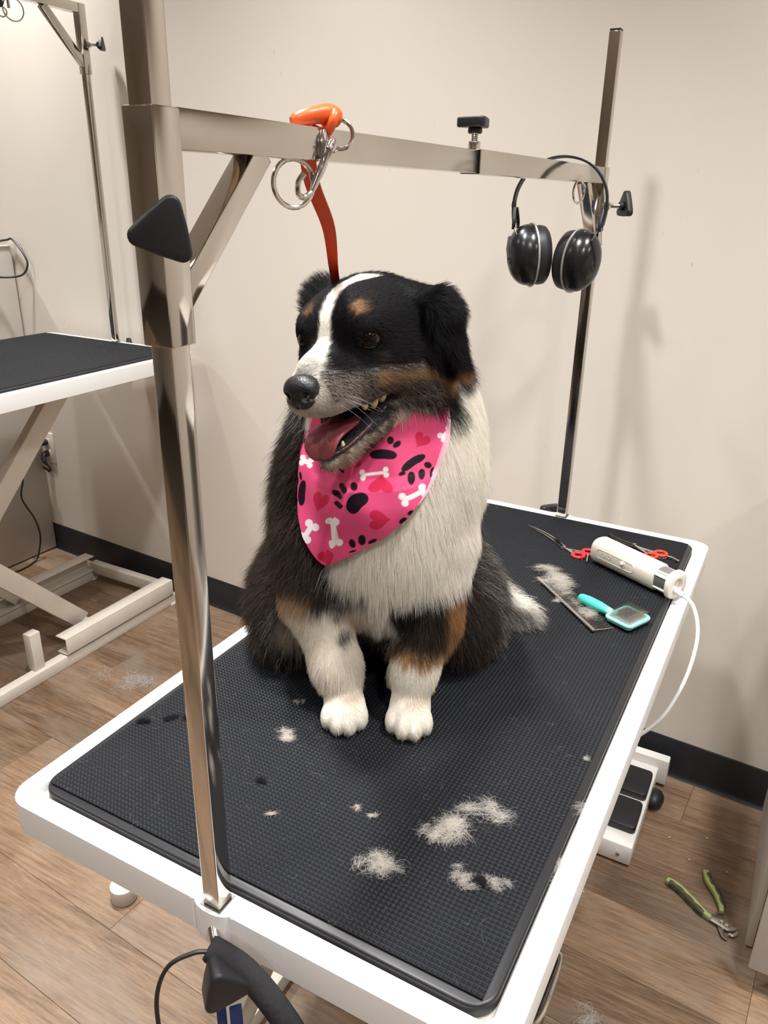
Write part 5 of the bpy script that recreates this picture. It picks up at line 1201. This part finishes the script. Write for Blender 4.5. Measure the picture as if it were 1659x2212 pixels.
('b', [(-0.1119,0.3309),(-0.1123,0.3294),(-0.1139,0.3273),(-0.116,0.3261),(-0.1184,0.3252),(-0.1203,0.3252),(-0.1212,0.326),(-0.1207,0.3279),(-0.1191,0.33),(-0.1168,0.3315),(-0.1144,0.3324),(-0.1125,0.3324)]),
('b', [(-0.1139,0.3245),(-0.1144,0.3226),(-0.1159,0.3208),(-0.1181,0.3192),(-0.1206,0.3183),(-0.1225,0.3183),(-0.1233,0.3195),(-0.1229,0.321),(-0.1211,0.3235),(-0.1188,0.325),(-0.1164,0.3259),(-0.1146,0.3256)]),
('b', [(-0.0996,0.333),(-0.1001,0.3312),(-0.1015,0.3295),(-0.1034,0.3286),(-0.1056,0.328),(-0.1072,0.3286),(-0.1078,0.3301),(-0.1074,0.3316),(-0.106,0.3333),(-0.1039,0.3346),(-0.1017,0.3351),(-0.1002,0.3345)]),
('b', [(-0.1015,0.3267),(-0.102,0.3248),(-0.1035,0.3231),(-0.1055,0.3219),(-0.1076,0.3216),(-0.1091,0.3222),(-0.1099,0.3233),(-0.1094,0.3252),(-0.1079,0.3269),(-0.1058,0.3282),(-0.1038,0.3284),(-0.1022,0.3278)]),
('b', [(-0.0375,0.33),(-0.0122,0.3342),(-0.0127,0.3376),(-0.0381,0.333)]),
('b', [(-0.0357,0.3344),(-0.036,0.333),(-0.0372,0.3317),(-0.0389,0.3311),(-0.0406,0.3312),(-0.0419,0.3321),(-0.0424,0.3338),(-0.042,0.3352),(-0.0408,0.3365),(-0.0392,0.3371),(-0.0374,0.337),(-0.0362,0.3358)]),
('b', [(-0.0346,0.3289),(-0.035,0.3275),(-0.0362,0.3262),(-0.0378,0.3256),(-0.0395,0.326),(-0.0408,0.3269),(-0.0414,0.3279),(-0.041,0.3297),(-0.0398,0.331),(-0.0381,0.3316),(-0.0364,0.3312),(-0.0351,0.3303)]),
('b', [(-0.009,0.3389),(-0.0094,0.3371),(-0.0106,0.3362),(-0.0122,0.3356),(-0.0139,0.336),(-0.0151,0.3373),(-0.0156,0.3386),(-0.0152,0.3401),(-0.0141,0.3414),(-0.0124,0.3419),(-0.0108,0.3415),(-0.0095,0.3403)]),
('b', [(-0.008,0.3331),(-0.0084,0.3316),(-0.0095,0.3307),(-0.0112,0.3302),(-0.0128,0.3306),(-0.0141,0.3314),(-0.0146,0.3332),(-0.0142,0.3346),(-0.0131,0.3355),(-0.0114,0.3361),(-0.0098,0.3357),(-0.0085,0.3348)]),
('b', [(0.0113,0.3095),(0.0318,0.3145),(0.0294,0.3199),(0.009,0.3145)]),
('b', [(0.0119,0.3152),(0.0114,0.3132),(0.0099,0.3119),(0.0079,0.3116),(0.0057,0.3121),(0.0041,0.3137),(0.0034,0.3156),(0.0039,0.3175),(0.0054,0.3189),(0.0075,0.3192),(0.0097,0.3187),(0.0113,0.3171)]),
('b', [(0.0154,0.3077),(0.0149,0.3057),(0.0134,0.3044),(0.0113,0.3041),(0.0091,0.305),(0.0075,0.3066),(0.0069,0.3085),(0.0074,0.3104),(0.0089,0.3118),(0.0109,0.3121),(0.0131,0.3116),(0.0147,0.3099)]),
('b', [(0.034,0.3202),(0.0335,0.3182),(0.0319,0.3172),(0.0298,0.3169),(0.0276,0.3182),(0.026,0.3198),(0.0253,0.3221),(0.0258,0.3237),(0.0273,0.3247),(0.0295,0.3246),(0.0317,0.3237),(0.0333,0.3221)]),
('b', [(0.0375,0.3122),(0.037,0.3103),(0.0355,0.3089),(0.0333,0.3089),(0.0311,0.3103),(0.0295,0.3123),(0.0288,0.3142),(0.0293,0.3161),(0.0308,0.3175),(0.033,0.3174),(0.0352,0.3162),(0.0368,0.3142)]),
('b', [(-0.1077,0.2388),(-0.0977,0.2566),(-0.1041,0.2572),(-0.1139,0.2402)]),
('b', [(-0.1102,0.2417),(-0.1109,0.239),(-0.1129,0.2365),(-0.1157,0.2347),(-0.1185,0.2344),(-0.1206,0.2354),(-0.1216,0.2372),(-0.1208,0.2399),(-0.1188,0.2424),(-0.116,0.2441),(-0.1132,0.2444),(-0.1111,0.2434)]),
('b', [(-0.1014,0.2396),(-0.1021,0.2369),(-0.1041,0.2344),(-0.1069,0.2327),(-0.1096,0.2324),(-0.1117,0.2334),(-0.1125,0.2356),(-0.1118,0.2383),(-0.1098,0.2408),(-0.107,0.2425),(-0.1042,0.2428),(-0.1022,0.2418)]),
('b', [(-0.0992,0.2607),(-0.0999,0.2581),(-0.1019,0.2557),(-0.1048,0.2535),(-0.1075,0.2533),(-0.1098,0.2539),(-0.1105,0.2561),(-0.1098,0.2587),(-0.1078,0.2612),(-0.1049,0.2632),(-0.1022,0.2635),(-0.1,0.2629)]),
('b', [(-0.0902,0.26),(-0.0909,0.2573),(-0.093,0.2545),(-0.0958,0.2523),(-0.0985,0.2521),(-0.1007,0.2526),(-0.1015,0.2548),(-0.1008,0.2574),(-0.0987,0.2603),(-0.0958,0.2624),(-0.093,0.2631),(-0.091,0.2621)]),
('b', [(-0.0761,0.2741),(-0.0729,0.2481),(-0.0645,0.2518),(-0.0677,0.2781)]),
('b', [(-0.0628,0.2805),(-0.0634,0.2781),(-0.0651,0.2759),(-0.0675,0.2743),(-0.0699,0.274),(-0.0717,0.2753),(-0.0722,0.2776),(-0.0716,0.28),(-0.0698,0.2827),(-0.0675,0.2838),(-0.065,0.2841),(-0.0633,0.2829)]),
('b', [(-0.0717,0.2765),(-0.0723,0.2741),(-0.0742,0.2714),(-0.0767,0.2698),(-0.0791,0.2695),(-0.081,0.2703),(-0.0817,0.2723),(-0.081,0.2751),(-0.0791,0.2778),(-0.0766,0.2794),(-0.0741,0.2797),(-0.0723,0.2788)]),
('b', [(-0.0594,0.2525),(-0.06,0.25),(-0.0617,0.2477),(-0.064,0.2465),(-0.0665,0.2461),(-0.0682,0.2474),(-0.0688,0.2498),(-0.0682,0.2523),(-0.0664,0.2546),(-0.064,0.2562),(-0.0617,0.2561),(-0.06,0.2549)]),
('b', [(-0.0683,0.2486),(-0.0689,0.2461),(-0.0707,0.2438),(-0.0731,0.2421),(-0.0756,0.2418),(-0.0774,0.2431),(-0.0781,0.245),(-0.0773,0.248),(-0.0756,0.2503),(-0.0731,0.2519),(-0.0706,0.2523),(-0.0689,0.251)]),
('b', [(0.0529,0.3667),(0.0613,0.3722),(0.0576,0.376),(0.0492,0.3703)]),
('b', [(0.0517,0.37),(0.0513,0.3686),(0.0501,0.3679),(0.0484,0.3676),(0.0467,0.368),(0.0454,0.3693),(0.0449,0.371),(0.0453,0.3725),(0.0465,0.3732),(0.0482,0.3734),(0.0499,0.373),(0.0512,0.3718)]),
('b', [(0.0563,0.3653),(0.0559,0.3641),(0.0547,0.3631),(0.053,0.3629),(0.0513,0.3633),(0.05,0.3645),(0.0494,0.3663),(0.0498,0.3677),(0.0511,0.3685),(0.0528,0.3687),(0.0545,0.3683),(0.0558,0.367)]),
('b', [(0.0611,0.3759),(0.0607,0.3747),(0.0594,0.374),(0.0577,0.3737),(0.056,0.3744),(0.0547,0.3757),(0.0542,0.3774),(0.0546,0.3786),(0.0558,0.3794),(0.0576,0.3793),(0.0593,0.3786),(0.0606,0.3774)]),
('b', [(0.0658,0.3712),(0.0653,0.37),(0.064,0.3692),(0.0623,0.369),(0.0606,0.3697),(0.0593,0.3709),(0.0587,0.3727),(0.0592,0.3739),(0.0604,0.3746),(0.0622,0.3746),(0.0639,0.3739),(0.0653,0.3726)])]
PINK = np.array([.72, .078, .205]); PINKD = np.array([.56, .022, .075]); INK = np.array([.010, .005, .010]); BONE = np.array([.86, .80, .80])
bd = thing('bandana', tuple(to_world(np.array([-.02, .10, .30]))), 'pink bandana printed with black paws, red hearts and white bones on the dog\'s chest', 'bandana')
nu = 300; uu = np.linspace(0, 1, nu)
BX = _xl[:, None] * (1 - uu) + _xr[:, None] * uu; BZ_ = np.repeat(_z[:, None], nu, 1); BYv = cloth_y(BX, BZ_)
BP = np.stack([BX, BYv, BZ_], -1).reshape(-1, 3); ii = np.arange(250 * nu).reshape(250, nu)
BF = np.stack([ii[:-1, :-1], ii[:-1, 1:], ii[1:, 1:], ii[1:, :-1]], -1).reshape(-1, 4)
bcol = np.tile(PINK, (len(BP), 1))
for kind_, poly in PRINTS:
    m_ = smooth(inpoly(BP[:, 0], BP[:, 2], poly), -.0003, .0004)[:, None]; bcol = bcol * (1 - m_) + {'p': INK, 'h': PINKD, 'b': BONE}[kind_] * m_
cloth = np_mesh('cloth', to_world(BP), BF, bd, attr_mat('printed_pink_cotton', .6, .15, 0))
ca = cloth.data.color_attributes.new('col', 'FLOAT_COLOR', 'POINT'); c4 = np.ones((len(BP), 4), np.float32); c4[:, :3] = bcol; ca.data.foreach_set('color', c4.ravel())
sd_ = cloth.modifiers.new('thickness', 'SOLIDIFY'); sd_.thickness = .0008; sd_.offset = -1
# turned-over pale edge on the right and the band round the neck
zz = np.linspace(.300, .400, 40); xr_ = np.interp(zz, *np.array(RIGHT_E).T); yr_ = cloth_y(xr_, zz)
EP = np.concatenate([np.stack([xr_ - .001, yr_ + .0006, zz], 1), np.stack([xr_ + .0055 * np.sin(np.linspace(0, PI, 40)) ** .5 + .0005, yr_ - .004, zz], 1)]); jj = np.arange(39)
fold = np_mesh('turned_edge', to_world(EP), np.stack([jj, jj + 40, jj + 41, jj + 1], 1), bd, mat('pale_pink_reverse', (.78, .42, .50), .6, noise=(60, .5, (.66, .40, .46))))
nb = []
for i in range(40):
    a = math.radians(75 + 210 * i / 39); nb.append(to_world(np.array([-.030 + .093 * math.sin(a), .004 + .090 * math.cos(a), .392 - .010 * math.cos(a)])))
S_ = []
for i in range(40):
    p_ = Vector(nb[i]); o_ = (p_ - Vector(to_world(np.array([-.026, .03, .398])))); o_.z = 0; o_.normalize()
    S_.append([tuple(p_ + o_ * .001 + Vector((0, 0, .010))), tuple(p_ + o_ * .001 - Vector((0, 0, .012))), tuple(p_ - Vector((0, 0, .012))), tuple(p_ + Vector((0, 0, .010)))])
b_ = MB(); b_.loft(S_); b_.build('neck_band', mat('pink_cotton_band', tuple(PINK), .6, noise=(40, .3, tuple(PINK * .9))), bd)

# ---- fur
def mesh_points(V, F, n, weight, rng):
    T3 = np.concatenate([F[:, [0, 1, 2]], F[:, [0, 2, 3]]]); a, b, c = V[T3[:, 0]], V[T3[:, 1]], V[T3[:, 2]]
    ar = np.linalg.norm(np.cross(b - a, c - a), axis=1) * weight[T3].mean(1); cs = np.cumsum(ar); t = np.searchsorted(cs, rng.random(n) * cs[-1]); t = np.minimum(t, len(T3) - 1)
    r1, r2 = np.sqrt(rng.random(n)), rng.random(n); return (1 - r1)[:, None] * a[t] + (r1 * (1 - r2))[:, None] * b[t] + (r1 * r2)[:, None] * c[t]
g = np.random.default_rng(3)
hv = to_head(DV); onhead = smooth(DV[:, 2], .40, .43)
wgt = (1.0 + 2.2 * onhead + 2.5 * smooth(hv[:, 0] - .05, 0, .03) * onhead + 1.2 * smooth(.12 - DV[:, 2], 0, .05) * smooth(DV[:, 1], .03, .06)) * np.where(DGAP > .3, 0, 1) * np.where(DV[:, 1] < -.20, .25, 1)
for s_ in (-1, 1): wgt *= np.linalg.norm(hv - np.array(EYE[s_]), axis=1) > .0100
NOSE_C = (.1235, 0, -.0275)
wgt *= (((hv[:, 0] - .1235) / .0150) ** 2 + (hv[:, 1] / .0185) ** 2 + ((hv[:, 2] + .0275) / .0165) ** 2) > 1
NF = 300000
R_ = mesh_points(DV, DFc, NF, wgt, g); RN = normal(DOGF, R_)
C_, Ln_, gap_, hd_, h_, lR_, lL_, pw_ = paint(R_)
x, y, z = R_.T; f, l, u = h_.T
def unit(v): return v / np.maximum(np.linalg.norm(v, axis=1, keepdims=True), 1e-9)
# flow of the coat
flow = np.tile(np.array([0, -.10, -1.0]), (NF, 1)); flow[:, 0] += .35 * np.sign(x + .02) * smooth(np.abs(x + .02), .04, .12)
ti = smooth(x - .06, 0, .04) * smooth(-y, .04, .08) * smooth(.09 - z, 0, .03); flow = flow * (1 - ti[:, None]) + np.array([.95, .15, -.05]) * ti[:, None]
hw_ = smooth(-(x + .13), 0, .04) * smooth(.14 - z, 0, .05); flow = flow * (1 - hw_[:, None]) + np.array([-.55, .1, -.8]) * hw_[:, None]
hflow = -hf * 1.0 + hu[None] * (.10 * smooth(u, -.01, .03) - .55 * smooth(-u, .0, .035))[:, None] + hl[None] * (np.sign(l) * .30 * smooth(np.abs(l), .015, .05))[:, None]
flow = flow * (1 - hd_[:, None]) + hflow * hd_[:, None]
eL = smooth(.055 - np.minimum(np.linalg.norm(R_ - earL_m, axis=1), np.linalg.norm(R_ - (earL_m + earL_t) / 2, axis=1)), 0, .012) * smooth(l - .064, 0, .012)
flow = flow * (1 - eL[:, None]) + (-hu * .9 + hl * .30 - hf * .25) * eL[:, None]
eLt = eL * smooth(u - .035, 0, .02); flow = flow * (1 - eLt[:, None]) + (hl * .9 + hu * .25 - hf * .35) * eLt[:, None]
eR = smooth(.046 - np.linalg.norm(R_ - (earR_b * .4 + earR_t * .6), axis=1), 0, .014) * smooth(-l - .052, 0, .012)
flow = flow * (1 - eR[:, None]) + (-hl * .80 + hu * .45 - hf * .2) * eR[:, None]
side = smooth(-l - .052, 0, .012) * hd_ * (1 - eR); flow = flow * (1 - side[:, None]) + (-hl * .6 - hf * .6 - hu * .3) * side[:, None]
nv = np.stack([vnoise(R_, 45, 21), vnoise(R_, 45, 22), vnoise(R_, 45, 23)], 1)
flow = unit(flow) + nv * (.45 - .25 * hd_[:, None])
tan_ = unit(flow - RN * (flow * RN).sum(1, keepdims=True))
lift = .30 - .12 * hd_ + .20 * smooth(Ln_, .022, .034); lift = lift * (1 - .5 * pw_) + .20 * eL + .40 * eR; Ln_ = Ln_ * (1 + .15 * eR)
fz = smooth(Ln_, .022, .034)[:, None] * (1 - hd_[:, None]); D_ = unit(tan_ * (1 - lift)[:, None] + RN * lift[:, None] + g.normal(0, 1, (NF, 3)) * (.09 + .16 * fz))
stray = (g.random(NF) < .06) & (fz[:, 0] > .5); Ln_ = np.where(stray, Ln_ * 1.35, Ln_); D_ = unit(D_ + RN * (.5 * stray)[:, None])
# hair under the cloth lies flat and short
zc = np.clip(z, .2113, .400); undr = (z > .213) & (z < .40) & (x > np.interp(zc, *np.array(LEFT_E).T) + .003) & (x < np.interp(zc, *np.array(RIGHT_E).T) - .003) & (y > front_y(x, z) - .035) & (hd_ < .3)
Ln_ = np.where(undr, .006, Ln_) * (.65 + .5 * g.random(NF)); lift2 = np.where(undr, .1, 1.0); D_ = unit(np.where(undr[:, None], tan_ * .95 + RN * .05, D_))
# hair just above the cloth edge must not dive through it
K_ = 6; tt = np.linspace(0, 1, K_)
grav = np.array([0, 0, -1.0]) * (.40 * (1 - hd_) + .12 * hd_)[:, None] * (1 - .8 * np.maximum(eR, 0))[:, None]
P_ = R_[:, None, :] + (D_[:, None, :] * tt[None, :, None] + grav[:, None, :] * (tt ** 2)[None, :, None]) * Ln_[:, None, None] - RN[:, None, :] * .0008
# keep strands outside the body as they bend
for k in range(1, K_):
    d_k = sample(DOGF, P_[:, k]); push = np.maximum(.0012 - d_k, 0); P_[:, k] += normal(DOGF, P_[:, k]) * push[:, None] if push.max() > 0 else 0
# clumping: tips gather to the mean tip of small neighbourhoods
def clump(P, size, amount):
    key = np.floor(R_ / size).astype(np.int64) @ np.array([1, 4096, 4096 * 4096]); _, inv = np.unique(key, return_inverse=True); inv = inv.ravel()
    n_ = np.bincount(inv); cen = np.stack([np.bincount(inv, P[:, -1, k]) / n_ for k in range(3)], 1)
    for k in range(1, K_): P[:, k] += (cen[inv] - P[:, -1]) * (amount * (tt[k] ** 1.6))[:, None] if np.ndim(amount) else (cen[inv] - P[:, -1]) * amount * tt[k] ** 1.6
    return P
P_ = clump(P_, .0080, np.where(Ln_ > .022, .30, .14)); P_ = clump(P_, .0040, np.where(Ln_ > .008, .24, .13))
P_[..., 2] = np.maximum(P_[..., 2], .0008 + .0015 * g.random((NF, 1)))
# long coat is wavy
wv = smooth(Ln_, .020, .034) * (1 - hd_); ph = g.random((NF, 1)) * 2 * PI; fq = 1.2 + 1.3 * g.random((NF, 1)); e1_ = unit(np.cross(D_, RN) + 1e-6); amp = (.0022 * wv * (.5 + g.random(NF)))[:, None]
wob = amp * (np.sin(ph + 2 * PI * fq * tt[None]) - np.sin(ph)); P_ += wob[..., None] * e1_[:, None, :]
# strand colours: salt and pepper variation
lum = C_.mean(1, keepdims=True); rng_ = np.where(lum > .4, .10, .28); var = 1 - rng_ + 2 * rng_ * g.random((NF, 1)); cc = C_ * var
mixg = (C_.mean(1) > .05) & (C_.mean(1) < .3) & (C_[:, 0] < 2.1 * C_[:, 2]); pick = g.random(NF); cc[mixg & (pick < .22)] = WHITE * .55; cc[mixg & (pick > .62)] = BLACK * 2.2
brn = (C_.mean(1) < .04) & (hd_ < .4) & (g.random(NF) < .25); cc[brn] = np.array([.105, .076, .058])
rad_ = np.where(Ln_ > .016, .00017, .00015) * (.8 + .4 * g.random(NF)); rad_ = np.where(hd_ > .5, .00014, rad_)
fur = hair_object('fur', to_world(P_), rad_, np.clip(cc, 0, .95), M['fur'], dog)
fur['label'] = 'long black white and tan coat'

# ---- whiskers and long stray ear hairs
wr, wdv = [], []
for s_ in (-1, 1):
    for q in range(8): wr.append(head(.078 + .030 * g.random(), s_ * .0245, -.034 - .014 * g.random())); wdv.append(hf * g.normal(.0, .35) + hl * s_ * 1.0 + hu * g.normal(-.25, .3))
wr = np.array(wr); wdv = unit(np.array(wdv)); wl = .03 + .018 * g.random(len(wr)); WP = wr[:, None] + wdv[:, None] * (tt[None, :, None] * wl[:, None, None]) - np.array([0, 0, 1.0]) * (tt ** 2)[None, :, None] * .012
hair_object('whiskers', to_world(WP), np.full(len(wr), .00009), np.full((len(wr), 3), .7), M['fur'], dog)

# ---- eyes
def hw(f, l, u): return Vector(to_world(head(f, l, u)))
def hdir(f, l, u): v = f * hf + l * hl + u * hu; return Vector(v[0] * DR + v[1] * DF + v[2] * np.array([0, 0, 1.0])).normalized()
eye_m = attr_mat('dog_eye', .03, .24); eye_m.node_tree.nodes['Principled BSDF'].inputs['Coat Weight'].default_value = 0.0
lid_m = mat('black_eyelid_skin', (.004, .0036, .0036), .8, spec=.08, noise=(300, .4, (.008, .006, .006)))
for s_ in (1, -1):
    c = hw(*EYE[s_]); gz = hdir(.72, .62 + .04, .08) if s_ > 0 else hdir(.90, -.40, .08); b_ = MB().ball((0, 0, 0), (.0117, .0117, .0117), None, 40, 28)
    V_ = np.array(b_.v); off = np.array(offset_of(dog)); me = bpy.data.meshes.new('eye'); me.from_pydata([tuple(np.array(c) + v - off) for v in V_], [], b_.f)
    a_ = np.degrees(np.arccos(np.clip(V_ @ np.array(gz) / .0117, -1, 1))); col_ = np.tile(np.array([.40, .27, .22]), (len(V_), 1))
    m1 = smooth(52 - a_, -2, 2)[:, None]; m2 = smooth(36 - a_, -2, 3)[:, None]; col_ = col_ * (1 - m1) + np.array([.018, .008, .004]) * m1; col_ = col_ * (1 - m2) + np.array([.004, .003, .003]) * m2
    ey = link('eye', me, eye_m, dog, True, 180); ca = me.color_attributes.new('col', 'FLOAT_COLOR', 'POINT'); c4 = np.ones((len(V_), 4), np.float32); c4[:, :3] = col_; ca.data.foreach_set('color', c4.ravel())
    ox = hdir(.74, .66, .08) if s_ > 0 else hdir(.86, -.50, .08); ax_ = (hdir(-.66 * s_, .74, -.10 * s_)); ax_ = (ax_ - ox * ax_.dot(ox)).normalized(); ay_ = ox.cross(ax_)
    ring_ = [c + ox * (.0072 - .0022 * math.cos(2 * a)) + ax_ * (.0108 * math.cos(a)) + ay_ * (.0078 * math.sin(a)) for a in [2 * PI * i / 36 for i in range(36)]]
    MB().tube(ring_, .0013, 8, closed=True).build('eyelid', lid_m, ey)

# ---- nose
b_ = MB().ball((0, 0, 0), (1, 1, 1), None, 64, 44); V_ = np.array(b_.v); fx, ly, uz_ = V_.T
P0 = np.stack([.0155 * np.sign(fx) * np.abs(fx) ** .8, .0195 * np.sign(ly) * np.abs(ly) ** .85 * (1 - .16 * np.clip(-uz_, 0, 1)), .0172 * np.sign(uz_) * np.abs(uz_) ** .85], 1)
for s_ in (-1, 1):
    dn = np.sqrt(((ly - s_ * .52) / .26) ** 2 + ((uz_ + .12) / .24) ** 2) ; P0[:, 0] -= np.where(fx > 0, .0095 * np.exp(-dn ** 2 * 1.6), 0)
    ds = np.sqrt(((ly - s_ * .86) / .16) ** 2 + ((uz_ + .18) / .13) ** 2); P0[:, 1] -= s_ * np.where(fx > -.2, .004 * np.exp(-ds ** 2), 0)
P0[:, 0] -= np.where(fx > 0, .0022 * np.exp(-(ly / .07) ** 2) * smooth(.2 - uz_, 0, .4), 0)
NW = np.array([to_world(head(*(np.array(NOSE_C) + v))) for v in P0]); off = np.array(offset_of(dog)); me = bpy.data.meshes.new('nose'); me.from_pydata([tuple(v) for v in NW - off], [], b_.f)
bm = bmesh.new(); bm.from_mesh(me); bmesh.ops.recalc_face_normals(bm, faces=bm.faces); bm.to_mesh(me); bm.free()
link('nose', me, mat('wet_black_nose', (.0085, .008, .009), .30, spec=.5, bump=(650, .35), noise=(300, .4, (.018, .016, .017))), dog, True, 180)['label'] = 'wet black nose'

# ---- tongue, teeth, gums
tg = mat('tongue', (.255, .058, .072), .40, spec=.4, noise=(120, .5, (.19, .040, .052)), bump=(400, .2))
path = [(.020, 0, -.070), (.046, -.002, -.077), (.068, -.003, -.080), (.086, -.005, -.082), (.0965, -.006, -.088), (.0995, -.007, -.098), (.0975, -.007, -.107)]
wid = [.016, .019, .0205, .0215, .0215, .0190, .0095]; S_ = []
for i, (p_, w_) in enumerate(zip(path, wid)):
    a_, c_ = np.array(path[max(i - 1, 0)]), np.array(path[min(i + 1, 6)]); t_ = (c_ - a_) / np.linalg.norm(c_ - a_); nn = np.array([-t_[2], 0, t_[0]]); sec = []
    for k in range(20):
        an = 2 * PI * k / 20; dx_ = math.cos(an) * w_; up_ = math.sin(an) * .0062 - (.0042 * math.exp(-(math.cos(an) / .22) ** 2) if math.sin(an) > 0 else 0) + .0030 * abs(math.cos(an)) ** 2
        q_ = np.array(p_) + np.array([0, dx_, 0]) + nn * up_; sec.append(tuple(to_world(head(*q_))))
    S_.append(sec)
MB().loft(S_).build('tongue', tg, dog, angle=180, subd=1)['label'] = 'pink tongue lolling out'
tm = mat('tooth_enamel', (.62, .50, .33), .3, spec=.5, noise=(120, .4, (.50, .36, .20)))
for s_ in (1, -1):
    for (f_, l_, u_, r_, h__) in ((.032, .0330, -.0525, .0064, .0135), (.046, .0312, -.0555, .0060, .0135), (.059, .0282, -.0570, .0048, .0105)):
        b_ = MB(); p0_ = np.array((f_, l_ * s_, u_ + .006)); b_.tube([Vector(to_world(head(*(p0_ + np.array((0, -.0008 * s_, -h__ * t)))))) for t in (0, .35, .7, 1)], [r_, r_ * 1.0, r_ * .75, r_ * .30], 10); b_.build('tooth', tm, dog, angle=80)
    for (f_, l_, u_, r_, h__) in ((.046, .0235, -.0815, .0036, .007), (.057, .0205, -.0865, .0034, .0065), (.084, .0115, -.0985, .0030, .010)):
        b_ = MB(); p0_ = np.array((f_, l_ * s_, u_)); b_.tube([Vector(to_world(head(*(p0_ + np.array((0, 0, h__ * t)))))) for t in (0, .35, .7, 1)], [r_, r_ * 1.0, r_ * .75, r_ * .30], 10); b_.build('tooth', tm, dog, angle=80)
lip = mat('dark_lip_skin', (.030, .014, .015), .25, spec=.5, noise=(160, .6, (.075, .030, .032)), bump=(160, .5))
for s_ in (1, -1):
    MB().tube([Vector(to_world(head(*p_))) for p_ in [(.014, .0385 * s_, -.055), (.026, .0355 * s_, -.063), (.044, .0315 * s_, -.0735), (.062, .0255 * s_, -.0845), (.080, .0175 * s_, -.0940), (.094, .0105 * s_, -.0995), (.101, 0, -.1015)]], [.0025, .0034, .0036, .0036, .0034, .0030, .0026], 10).build('lower_lip', lip, dog, angle=180, subd=1)
# ---- claws
cm_ = mat('claw_horn', (.045, .035, .028), .4, noise=(200, .5, (.10, .08, .06)))
for px_, toe in ((-.058, ((-.020, .148), (-.0070, .160), (.0075, .160), (.0205, .147))), (.0245, ((-.0205, .150), (-.0075, .163), (.0070, .164), (.0200, .152)))):
    for tx, ty in toe: MB().tube([Vector(to_world(np.array(q_))) for q_ in ((px_ + tx, ty + .010, .0085), (px_ + tx, ty + .0150, .0060), (px_ + tx, ty + .0175, .0030))], [.0015, .0012, .0005], 8).build('claw', cm_, dog, angle=80)
